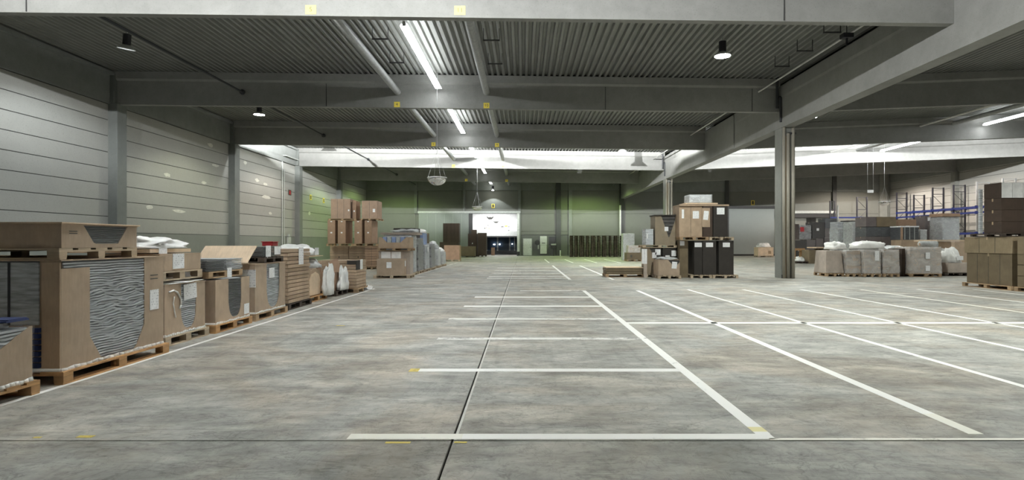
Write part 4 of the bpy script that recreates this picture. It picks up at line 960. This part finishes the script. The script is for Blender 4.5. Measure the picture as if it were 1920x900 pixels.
# ================================================================== BACK OF THE NAVE
pallet(-8.9, -7.0, 61.0, 62.3, 0, 'pallet under the dark tower by the green gate leaf', 'wood_dark')
carton(-8.95, -6.95, 60.9, 62.3, 0.145, 1.6, 'dark lower carton of the tower by the green gate leaf', 'board_dark', lines=3)
for i in range(4):
    carton(-8.6+i*0.43, -8.18+i*0.43, 61.0, 62.2, 1.6, 3.62, 'dark upright carton %s on the tower by the green gate leaf' % ('at the left end','second from left','third from left','at the right end')[i], 'board_dark', tape=False)
carton(-6.9, -5.1, 60.2, 61.4, 0.13, 1.15, 'olive carton at the foot of the dark tower', 'board_olive'); pallet(-6.95, -5.1, 60.2, 61.4, 0, 'dark pallet under the olive carton', 'wood_dark', h=0.13)
MB_ = None
for i, (x0, x1, y, h, s) in enumerate(((-6.15,-5.15,63.3,2.55,'left dark wrapped tower in front of the open gate'),(-5.05,-4.1,63.0,2.62,'right dark wrapped tower in front of the open gate'))):
    pallet(x0, x1, y, y+1.1, 0, ('left','right')[i] + ' dark pallet in front of the open gate', 'wood_dark')
    carton(x0, x1, y, y+1.1, 0.145, h, s, 'board_dark', papers=((Q,0.5,0.55,0.1,0.14,'white'),) if i == 0 else ())
carton(-5.9, -5.3, 64.5, 65.2, 0.0, 3.0, 'slim dark box standing behind the two dark towers at the gate', 'board_dark')
carton(-3.85, -3.45, 68.5, 69.2, 0.0, 0.95, 'small tan carton just beyond the open gate', 'board_pink')
# wall fittings
t = thing('switch_cabinet', 'tall pale electric cabinet on the back wall right of the wicket door', 'cabinet', (2.365,YB-0.32,0.25))
MB().box(-0.38,0.38,0,0.3,0,1.0).build('lower_door', M['off_white'], t, bevel=0.01); MB().box(-0.40,0.40,0,0.3,1.02,2.05).build('upper_door', M['off_white'], t, bevel=0.01); MB().box(-0.2,0.2,-0.02,0,1.2,1.28).build('handle', M['steel_dark'], t)
t = thing('hose_reel', 'round dark hose reel on the back wall between wicket door and cabinet', 'hose reel', (1.650,YB-0.3,1.55))
m = MB(); m.lathe([(0.05,-0.1),(0.3,-0.1),(0.3,-0.06),(0.2,-0.06),(0.2,0.06),(0.3,0.06),(0.3,0.1),(0.05,0.1)], 18, close=True); o = m.build('reel', M['steel_dark'], t); o.rotation_euler = (R(90),0,0)
MB().box(0.05,0.2,-0.05,0.2,-0.75,-0.25).build('hose_box', M['grey_box'], t)
t = thing('notice_board', 'black board on the back wall left of the dark post', 'board', (3.398,YB-0.06,1.25)); MB().box(-0.36,0.36,0,0.05,0,0.95).build('panel', M['strap'], t); MB().box(-0.38,0.38,-0.01,0.05,0.95,0.99).box(-0.38,-0.36,-0.01,0.05,0,0.95).build('rim', M['steel_dark'], t)
t = thing('wall_desk', 'small standing desk below the black board', 'desk', (3.538,YB-0.5,0)); MB().box(-0.3,0.3,-0.2,0.4,1.25,1.42).build('top', M['grey_box'], t); MB().box(-0.27,0.27,-0.15,0.35,0.85,1.25).build('drawer_case', M['steel_dark'], t); MB().box(-0.04,0.04,0.0,0.1,0,0.85).build('leg', M['steel_dark'], t)
t = thing('guard_post', 'short white guard post beside the dark column at the back wall', 'post', (4.203,64.5,0)); MB().cyl((0,0,0),(0,0,0.62),0.07).build('tube', M['off_white'], t); MB().cyl((0,0,0.62),(0,0,0.68),0.075).build('cap', M['off_white'], t)
# dark pallets stacked by the back wall; rear row added to darken the gaps
def simple_pallet():
    m = MB()
    for k in range(5): m.box(-0.6,0.6,-0.4+k*0.17,-0.4+k*0.17+0.12,0.122,0.144)
    for a in (-0.53,0,0.53):
        m.box(a-0.07,a+0.07,-0.4,0.4,0.1,0.122)
        for b in (-0.345,0,0.345): m.box(a-0.07,a+0.07,b-0.055,b+0.055,0.022,0.1)
    for b in (-0.345,0,0.345): m.box(-0.6,0.6,b-0.05,b+0.05,0,0.022)
    return m.mesh('pallet', M['wood_dark'])
SP = simple_pallet()
ORD = ('first','second','third','fourth','fifth','sixth','seventh','eighth','ninth','tenth','eleventh','twelfth','thirteenth','fourteenth','fifteenth','sixteenth')
r = random.Random(4)
for i, nth in enumerate(('leftmost','second','middle','fourth','rightmost')):
    for k in range(16):
        o = put('pallet', SP, None, (5.65+i*1.24+r.uniform(-0.02,0.02), 61.5+r.uniform(-0.03,0.03), k*0.1445), (0,0,r.uniform(-0.01,0.01)))
        tag(o, 'dark empty pallet, %s from the floor, %s front stack by the back wall' % (ORD[k], nth), 'pallet', 'empty pallets stacked by the back wall')
        o = put('pallet', SP, None, (5.92+i*1.22+r.uniform(-0.02,0.02), 62.7+r.uniform(-0.03,0.03), k*0.1445), (0,0,r.uniform(-0.01,0.01)))
        tag(o, 'dark empty pallet, %s from the floor, %s added rear stack darkening the front gaps' % (ORD[k], nth), 'pallet', 'empty pallets stacked by the back wall')

# ================================================================== RIGHT SIDE OF THE NAVE
# flat pallet with boards
pallet(3.76, 5.55, 25.9, 27.0, 0, 'dark low pallet under the single flat pile of boards', 'wood')
flats(3.78, 5.5, 25.92, 26.98, 0.145, 0.40, 2, 'low flat pile of brown boards on a pallet in the aisle', 'board_olive', jit=0.01)
flats(3.8, 5.5, 25.9, 27.0, 0.405, 0.46, 1, 'pale cover board on the low flat pile in the aisle', 'board_pale', jit=0.02)
# small boxes before the back wall
pallet(8.62, 9.95, 47.4, 48.6, 0, 'small pallet under the olive box behind the grey cluster', 'wood')
carton(8.62, 9.9, 47.4, 48.5, 0.145, 0.72, 'low wooden-brown box behind the grey cluster', 'board_olive', papers=((Q,0.3,0.5,0.16,0.2,'ink'),))
wrapped(8.75, 9.8, 47.45, 48.4, 0.72, 1.32, 'grey wrapped load on the low wooden-brown box', 'board_grey', 'film_milky', 0.05)
wrapped(8.75, 9.75, 49.8, 50.8, 0.0, 2.35, 'pale green-grey wrapped tower behind the low brown box', 'sheet_pale', 'film_milky', 0.02)
# grey cluster of cut cartons on pallets
pallet(5.58, 6.32, 25.95, 26.95, 0, 'pallet under the left load of the grey cluster', 'wood_pale')
pallet(5.9, 6.9, 24.85, 25.9, 0, 'pallet under the front load of the grey cluster', 'wood_pale')
cut_carton(5.60, 6.30, 25.97, 26.9, 0.15, 1.33, 'grey carton with a dark V-shaped cut, left in the grey cluster', {Q: (0.25,1.3,0.25,'V')}, mat='board_khaki', sheet='charcoal', n=12, papers=((Q,0.55,0.72,0.2,0.26),(Q,0.78,0.84,0.24,0.26)), film_='film')
t = thing('sheet_bundle', 'bundle of upright sheets, white above and grey below, left of the grey cluster', 'bundle', (5.48,25.78,0.0)); MB().box(-0.02,0.12,-0.06,0.06,0,0.62).build('lower_wrap', M['board_grey'], t)
MB().box(-0.10,0.00,-0.06,0.06,0.62,1.29).build('white_sheets', M['white'], t); MB().box(0.01,0.12,-0.07,0.06,0.62,1.29).build('white_sheets', M['white'], t)
cut_carton(5.92, 6.85, 24.9, 25.85, 0.15, 0.82, 'brown carton with a small V-shaped cut, front of the grey cluster', {Q: (0.45,1.1,0.34,'V')}, mat='board', sheet='charcoal', n=10, papers=((Q,0.75,0.66,0.22,0.3,'label','paper_label',0.1),), film_='film')
bag(5.95, 6.83, 24.95, 25.8, 0.83, 0.93, 'grey film lying on the front carton of the grey cluster', 'bag_grey', 81, amp=0.4)
carton(6.36, 7.0, 25.95, 26.7, 0.0, 1.33, 'dark tall box behind the front carton of the grey cluster', 'charcoal', papers=((Q,0.35,0.66,0.2,0.24),(Q,0.8,0.82,0.22,0.26)))
pallet(5.45, 7.0, 25.9, 26.95, 1.35, 'pallet on the grey cluster carrying the dark box', 'wood_pale', h=0.12)
cut_carton(6.02, 6.95, 25.95, 26.9, 1.475, 2.80, 'dark box in grey film with a V-shaped lower edge, top of the grey cluster', {Q: (0.3,1.05,0.3,'V')}, mat='board_khaki', sheet='charcoal', n=8, papers=((Q,0.55,0.55,0.17,0.2),), film_='film', lid=False)
MB().box(5.98,6.99,25.9,26.95,2.80,2.85).build('cover_board', M['charcoal']); tag(bpy.data.objects['cover_board'], 'black cover board on the top box of the grey cluster', 'board')
carton(5.60, 5.95, 26.0, 26.8, 1.475, 2.2, 'small grey-green carton left of the top box in the grey cluster', 'sheet_grey', papers=((Q,0.2,0.55,0.05,0.2,'white'),))
# tower of cartons and charcoal boards
pallet(7.45, 8.4, 25.3, 26.5, 0, 'left pallet below the tall charcoal tower', 'wood_pale')
pallet(8.42, 9.55, 25.25, 26.45, 0, 'right pallet below the tall charcoal tower', 'wood_pale')
carton(7.04, 7.42, 25.6, 26.8, 0.0, 1.68, 'tall brown carton edge left of the charcoal boxes', 'board_olive', papers=((Q,0.3,0.92,0.2,0.2,'white'),))
for x0, x1, s, n in ((7.62,7.98,'left narrow charcoal box in the lower tier',0),(8.0,8.60,'middle charcoal box with a white label in the lower tier',1),(8.72,9.38,'right charcoal box with a white label in the lower tier',2)):
    carton(x0, x1, 25.35, 26.4, 0.15, 1.66, s + ' of the tower', 'charcoal', papers=((Q,0.5,0.88,0.32,0.2),), tape=False)
pallet(6.97, 8.25, 25.3, 26.5, 1.69, 'left pallet of the upper tier on the charcoal tower', 'wood')
pallet(8.27, 9.35, 25.25, 26.45, 1.69, 'right pallet of the upper tier on the charcoal tower', 'wood_pale')
carton(6.95, 7.98, 25.35, 26.45, 1.835, 3.2, 'tan carton with two printed sheets, upper left of the charcoal tower', 'board', papers=((Q,0.16,0.75,0.1,0.4,'white'),(Q,0.72,0.72,0.28,0.34)), lines=1)
carton(8.0, 8.42, 25.3, 26.4, 1.835, 3.2, 'dark carton with a hanging tan flap, upper middle of the charcoal tower', 'board_dark', papers=((Q,0.3,0.63,0.36,0.85,'board','front_flap'),(Q,0.3,0.7,0.22,0.4,'label','paper_label',0.1,0.012)))
carton(8.46, 9.1, 25.3, 26.4, 1.835, 3.2, 'charcoal carton with a white sheet, upper right of the charcoal tower', 'charcoal', papers=((Q,0.5,0.84,0.34,0.3),), tape=False)
flats(6.95, 9.15, 25.28, 26.45, 3.2, 3.28, 1, 'tan cover board over the upper tier of the charcoal tower', 'board', jit=0.004)
flats(7.25, 8.7, 25.4, 26.4, 3.29, 3.36, 1, 'smaller pale board under the silver bundle', 'board_pale')
wrapped(7.45, 8.45, 25.5, 26.3, 3.37, 3.72, 'silver film-wrapped bundle on top of the charcoal tower', 'sheet_grey', 'film_milky')

# ================================================================== RIGHT AISLE
pallet(25.1, 26.75, 60.8, 61.9, 0, 'pale pallet in front of the closed grey gate', 'wood_pale')
carton(25.1, 26.75, 60.8, 61.9, 0.145, 1.05, 'pale yellow carton in front of the closed grey gate', 'board_pale', papers=((Q,0.75,0.4,0.3,0.3,'wood'),))
bag(25.2, 26.6, 60.9, 61.8, 1.06, 1.5, 'white film heap on the pale yellow carton at the gate', 'bag', 91)
# front wrapped loads
loads = [(14.111,14.956,26.5,1.05,0.16,0,'leaning tan board load at the left end of the wrapped loads'),
         (14.995,15.662,26.35,1.06,0.08,3,'second wrapped load from the left with film scraps'),
         (15.695,16.481,26.2,1.10,0.02,5,'third wrapped load from the left with a hanging white sheet'),
         (16.604,17.341,26.2,1.10,0.03,4,'fourth wrapped load, beside the dark gap'),
         (17.832,19.282,26.2,1.22,0.02,5,'wide wrapped load at the right end with two labels')]
for i, (a, b, Y, h, tp, rows, s) in enumerate(loads):
    pallet(a, b, Y, Y+1.15, 0, 'reddish pallet below the ' + s.split(' with')[0].replace(', beside the dark gap',''), 'wood')
    wrapped(a, b, Y+0.02, Y+1.15, 0.15, 0.15+h, s, 'board_grey', 'film_milky' if i else 'film', tp, rows=rows,
            papers=((Q,0.55,0.68,0.2,0.3),(Q,0.55,0.2,0.2,0.25)) if i == 4 else (((Q,0.75,0.75,0.2,0.45),) if i == 2 else ()))
carton(17.802, 18.682, 27.65, 28.65, 0.0, 1.21, 'tan carton under the pale film behind the fourth wrapped load', 'board')
carton(17.639, 17.788, 26.5, 27.5, 0.0, 1.3, 'dark narrow box in the gap between the wrapped loads', 'board_dark', tape=False)
for i, (a, b, y, z, s) in enumerate(((14.681,15.517,27.0,1.25,'white sheet heap over the leaning board load'),(15.636,17.132,26.6,1.29,'white sheet heap with a dark fold over the middle wrapped loads'),(17.776,18.759,27.6,1.22,'pale film and boards behind the fourth wrapped load'))):
    bag(a, b, y, y+1.1, z, z+(0.36 if i < 2 else 0.2), s, 'bag' if i != 2 else 'bag_grey', 101+i*3, amp=0.2)
# second group with bags, before the dark stack
pallet(19.874, 21.331, 26.8, 28.0, 0, 'dark pallet under the white film bags near the dark stack', 'wood_dark')
wrapped(20.050, 21.331, 26.85, 27.9, 0.15, 0.62, 'low wrapped grey carton with a tan side near the dark stack', 'board_grey', 'film', 0.02)
bag(19.896, 20.883, 26.9, 27.9, 0.63, 1.25, 'white film bag with a label near the dark stack', 'bag', 121, ((Q,0.75,0.35,0.3,0.2),))
carton(21.464, 22.313, 28.3, 29.4, 0.0, 1.62, 'tan wrapped carton behind the white film bag', 'board', film_='film')
carton(21.397, 22.267, 29.6, 30.6, 0.0, 1.35, 'dark red-brown carton behind the white film bag', 'board_dark')
flats(20.806, 22.335, 28.6, 30.3, 1.63, 1.72, 2, 'pale boards across the cartons near the dark stack', 'board_pale')
t = thing('film_roll', 'grey roll of film lying behind the wide wrapped load', 'roll', (19.639,27.6,1.50)); MB().cyl((-0.4,0,0),(0.4,0,0),0.15,n=16).build('roll', M['sheet_pale'], t, True); MB().cyl((-0.42,0,0),(0.42,0,0),0.06).build('core', M['board'], t)
carton(19.034, 19.754, 27.4, 28.4, 0.0, 1.35, 'tan carton carrying the grey film roll', 'board')
# row of stacked cartons at the right frame edge, its long side along the lane
pallet(16.05, 17.35, 18.72, 20.8, 0, 'old pallet under the farther half of the dark carton row at the right edge', 'wood', True)
pallet(16.05, 17.35, 16.55, 18.6, 0, 'old pallet under the nearer half of the dark carton row at the right edge', 'wood', True)
carton(16.14, 17.3, 18.78, 20.7, 0.15, 1.21, 'olive lower carton in the farther half of the dark row', 'board_olive', side_lines=3)
carton(16.10, 17.32, 18.74, 20.76, 1.215, 1.78, 'tan upper carton in the farther half of the dark row', 'board_khaki', side_lines=2)
for i, (z0, z1, s) in enumerate(((0.15,0.50,'lowest'),(0.51,0.86,'second'),(0.87,1.21,'third'),(1.215,1.78,'topmost'))):
    carton(16.12, 17.3, 16.6, 18.56, z0, z1, s + ' carton in the nearer half of the dark row', 'board_khaki' if i == 3 else 'board_olive', side_lines=2)
pallet(15.95, 17.35, 18.95, 20.3, 1.79, 'pallet on the tan cartons, below the dark brown boxes', 'wood_dark', True, h=0.11)
for i in range(3):
    carton(16.10, 17.5, 19.15, 19.88, 1.905+i*0.395, 1.905+(i+1)*0.395-0.005, ('lowest','middle','upper')[i] + ' dark brown box at the right edge, under the white-fronted boxes', 'board_dark', lines=1)
for i, x in enumerate((16.10, 16.46, 16.82)):
    t = carton(x, x+0.352, 19.15, 19.88, 3.09, 3.61, ('left','middle','right')[i] + ' white-fronted box on top of the dark stack at the right edge', 'board_dark', tape=False)
    MB().box(-0.174,0.174,-0.378,-0.366,0.004,0.516).build('white_front', M['white'], t)
tag(MB().box(16.0,16.09,19.92,20.0,1.90,3.44).build('leaning_board', M['sheet_grey']), 'narrow grey board standing left of the dark brown boxes', 'board')
# dark crowd of loads in the middle distance
pallet(20.438, 21.366, 42.6, 43.8, 0, 'dark pallet with white sheets behind the free column', 'wood_dark')
bag(20.680, 21.245, 42.7, 43.6, 0.15, 0.45, 'white sheets lying on the dark pallet behind the free column', 'bag', 141, amp=0.4)
t = thing('timber_stand', 'yellowish timber bracket beside the free column', 'stand', (21.443,44.5,0)); MB().box(-0.45,0.45,-0.3,0.3,0.95,1.12).build('top', M['wood_orange'], t); MB().box(0.28,0.45,-0.3,0.3,0,0.95).build('leg', M['wood_orange'], t); MB().box(-0.45,-0.28,-0.3,0.3,0,0.95).build('leg', M['wood_orange'], t)
carton(21.356, 22.193, 42.5, 43.6, 0.0, 1.02, 'olive brown carton standing in front of the dark crowd', 'board_olive')
carton(22.365, 23.204, 42.6, 43.7, 0.0, 1.12, 'olive carton with a pale lid before the dark crowd', 'board_olive')
flats(21.823, 23.055, 42.4, 43.8, 1.13, 1.24, 1, 'pale board lid on the olive cartons before the dark crowd', 'board_pale')
crowd = [(21.627,22.650,45.5,0.0,1.75,'charcoal','black box with a white label, low beside the free column',1),
         (22.693,23.376,45.5,0.0,1.80,'mauve','dark grey box right of the labelled black box',0),
         (23.418,24.015,45.5,0.0,1.88,'mauve','mauve grey upright box in the lower tier of the dark crowd',0),
         (24.101,24.783,45.5,0.0,1.95,'mauve','mauve upright box next to its like, right end of the lower dark tier',0),
         (21.589,22.102,45.6,1.8,3.05,'board_dark','dark box on top beside the free column',0),
         (23.171,24.154,45.6,1.9,3.2,'charcoal','charcoal box with a white label in the upper dark tier',1),
         (24.197,25.137,45.6,1.98,2.7,'mauve','dark red-grey box with a white label in the upper dark tier',1),
         (24.250,25.192,45.7,2.71,3.5,'sheet_dark','dark grey carton with a red top edge in the upper dark tier',0)]
for a, b, Y, z0, z1, mt, s, lab in crowd:
    carton(a, b, Y, Y+1.1, z0, z1, s, mt, papers=((Q,0.45,0.55,0.2,0.2,'white'),) if lab else (), film_='film')
t = wrapped(22.144, 23.085, 45.6, 46.7, 1.82, 2.95, 'grey wrapped load with a red corner beside the free column', 'sheet_dark', 'film_milky', 0.03)

MB().box(-0.42,-0.15,-0.66,-0.58,0.62,0.98).build('red_corner', M['red'], t)
carton(23.186, 23.573, 45.8, 46.6, 3.21, 3.6, 'small black box on the charcoal box of the dark crowd', 'charcoal', tape=False)
crowd2 = [(22.440,23.427,40.5,0.0,2.6,'sheet_grey','grey wrapped tower behind the leaning board load',True),
          (22.596,23.437,39.0,0.0,3.0,'sheet_pale','pale beige wrapped tower left of the big dark stack',True),
          (25.180,25.620,36.1,0.0,2.4,'sheet_pale','pale wrapped tower right of the dark crate',True),
          (26.930,27.991,36.5,0.0,3.2,'sheet_grey','grey wrapped tower with a tan top under the blue rack beam',True)]
for a, b, Y, z0, z1, mt, s, w in crowd2: wrapped(a, b, Y, Y+1.2, z0, z1, s, mt, 'film_milky', 0.02)
carton(23.192, 23.940, 42, 43, 0.0, 3.1, 'grey-green carton tower behind the grey wrapped tower', 'sheet_grey', tape=False)
carton(23.979, 24.964, 42, 43, 0.0, 3.2, 'black carton tower behind the pale beige tower', 'charcoal', tape=False)
for i in range(4):
    carton(22.003, 23.919, 36.5, 37.7, 0.1+i*0.62, 0.1+(i+1)*0.62-0.01, ('lowest','second','third','fourth')[i] + ' dark carton of the big layered stack under the rack beam', ('charcoal','charcoal','mauve','sheet_dark')[i], lines=1, papers=((Q,0.93,0.3,0.2,0.3,'white'),) if i == 3 else ())
carton(22.687, 23.919, 36.5, 37.7, 2.59, 3.22, 'olive carton on top of the big layered stack, right', 'board_olive'); carton(22.003, 22.670, 36.5, 37.7, 2.59, 3.22, 'mauve carton on top of the big layered stack, left', 'mauve')
pallet(21.934, 23.987, 36.5, 37.7, 0, 'dark pallet under the big layered stack', 'wood_dark', h=0.1)
carton(24.645, 25.910, 37.5, 38.6, 0.0, 3.1, 'tan carton tower right of the big layered stack', 'board_pink', papers=((Q,0.55,0.83,0.25,0.22,'white'),))
t = thing('dark_crate', 'dark crate with a pale rim before the tan carton tower', 'crate', ((23.563+24.661)/2,36.0,1.75))
hw = (24.661-23.563)/2
MB().box(-hw,hw,-0.5,0.5,0,0.78).build('body', M['sheet_dark'], t); MB().box(-hw-0.03,hw+0.03,-0.53,0.53,0.78,0.86).build('rim', M['white'], t)
for k in (-0.55,0.0,0.55): MB().box(k*hw-0.02,k*hw+0.02,-0.515,-0.5,0.02,0.78).build('slat', M['grey_box'], t)
MB().box(-hw-0.01,-hw+0.12,-0.52,-0.5,0,0.78).build('corner_post', M['board_pink'], t)
carton(23.596, 24.661, 35.5, 36.5, 0.0, 1.74, 'brown carton carrying the dark crate', 'board')
for i, (a, b, z0, z1, lab) in enumerate(((26.120,26.640,0.0,2.6,0),(26.675,27.230,0.0,2.6,0),(26.154,26.640,2.61,3.38,1),(26.675,27.230,2.61,3.38,1))):
    carton(1.035*a, 1.035*b, 38.3, 39.3, z0, z1, ('lower left','lower right','upper left','upper right')[i] + ' mauve grey carton of the block under the blue rack beam', 'mauve', papers=((Q,0.5,0.7,0.2,0.24,'white'),) if lab else ())
flats(26.822, 27.948, 36.4, 37.6, 3.24, 3.45, 1, 'tan board on the grey wrapped tower under the blue rack beam', 'board_pink')

# ---- pallet racks along the right wall
def rack_frame(x, y, h, label, mat='rack_post', w=1.1):
    t = thing('rack_frame', label, 'rack', (x,y,0), 0, 'rack frames in the right aisle')
    for s in (0, w): MB().box(s-0.065,s+0.065,-0.05,0.05,0,h).build('upright', M[mat], t)
    z = 0.4; k = 0
    while z < h-0.3:
        MB().box(0,w,-0.02,0.02,z,z+0.06).build('strut', M[mat], t)
        a, b = ((0,z+0.04),(w,z+1.15)) if k % 2 else ((w,z+0.04),(0,z+1.15))
        if b[1] < h: MB().cyl((a[0],0,a[1]),(b[0],0,b[1]),0.02,n=6).build('brace', M[mat], t)
        z += 1.2; k += 1
    MB().box(0,w,-0.02,0.02,h-0.1,h-0.05).build('strut', M[mat], t)
for i, y in enumerate((62.9, 60.15, 57.4, 54.6, 51.8, 49.0)):
    rack_frame(41.3, y, 7.1 if i not in (1,) else 6.6, '%s upright rack frame along the right wall, counted from the back corner' % ('first','second','third','fourth','fifth','sixth')[i], 'rack_post' if i < 4 else 'rack_post_pale')
rack_frame(37.2, 63.4, 6.65, 'single rack frame standing alone before the back wall', 'rack_post')
rack_frame(34.2, 63.4, 6.2, 'short rack frame by the dark post of the back wall', 'rack_post', 0.5)
def rack_beam(x, y0, y1, z, label, mat='blue_rack', h=0.16):
    t = thing('rack_beam', label, 'rack beam', (x,(y0+y1)/2,z), 0, 'blue rack beams'); L = y1-y0
    MB().box(-0.03,0.03,-L/2,L/2,0,h).build('beam', M[mat], t)
    for s in (-1,1): MB().box(-0.05,0.05,s*L/2-0.04,s*L/2+0.04,-0.06,h+0.06).build('hook_plate', M[mat], t)
ysr = (62.9, 60.15, 57.4, 54.6, 51.8, 49.0)
for i in range(5):
    k = ('first','second','third','fourth','fifth')[i]
    rack_beam(41.24, ysr[i+1]+0.06, ysr[i]-0.06, 4.72, 'upper blue rack beam, front side, %s bay from the back corner' % k)
    rack_beam(42.46, ysr[i+1]+0.06, ysr[i]-0.06, 4.72, 'upper blue rack beam, wall side, %s bay from the back corner' % k)
    rack_beam(41.24, ysr[i+1]+0.06, ysr[i]-0.06, 4.22, 'middle blue rack beam, front side, %s bay from the back corner' % k)
    if i > 2: rack_beam(41.24, ysr[i+1]+0.06, ysr[i]-0.06, 2.3, 'low blue rack beam, front side, %s bay from the back corner' % k, h=0.2)
t = thing('rack_beam', 'blue rack beam along the back wall from the corner to the short frame', 'rack beam', (34.2,63.36,4.25)); MB().box(0,7.0,-0.03,0.03,0,0.16).build('beam', M['blue_rack'], t)
t = thing('floor_lamp_mast', 'thin pale mast standing among the dark crowd', 'mast', (25.886,46.8,0)); MB().cyl((0,0,0),(0,0,4.6),0.05).build('tube', M['pipe_light'], t, True); MB().cyl((0,0,3.1),(0,0,3.5),0.12,0.05).build('sleeve', M['pipe_light'], t)
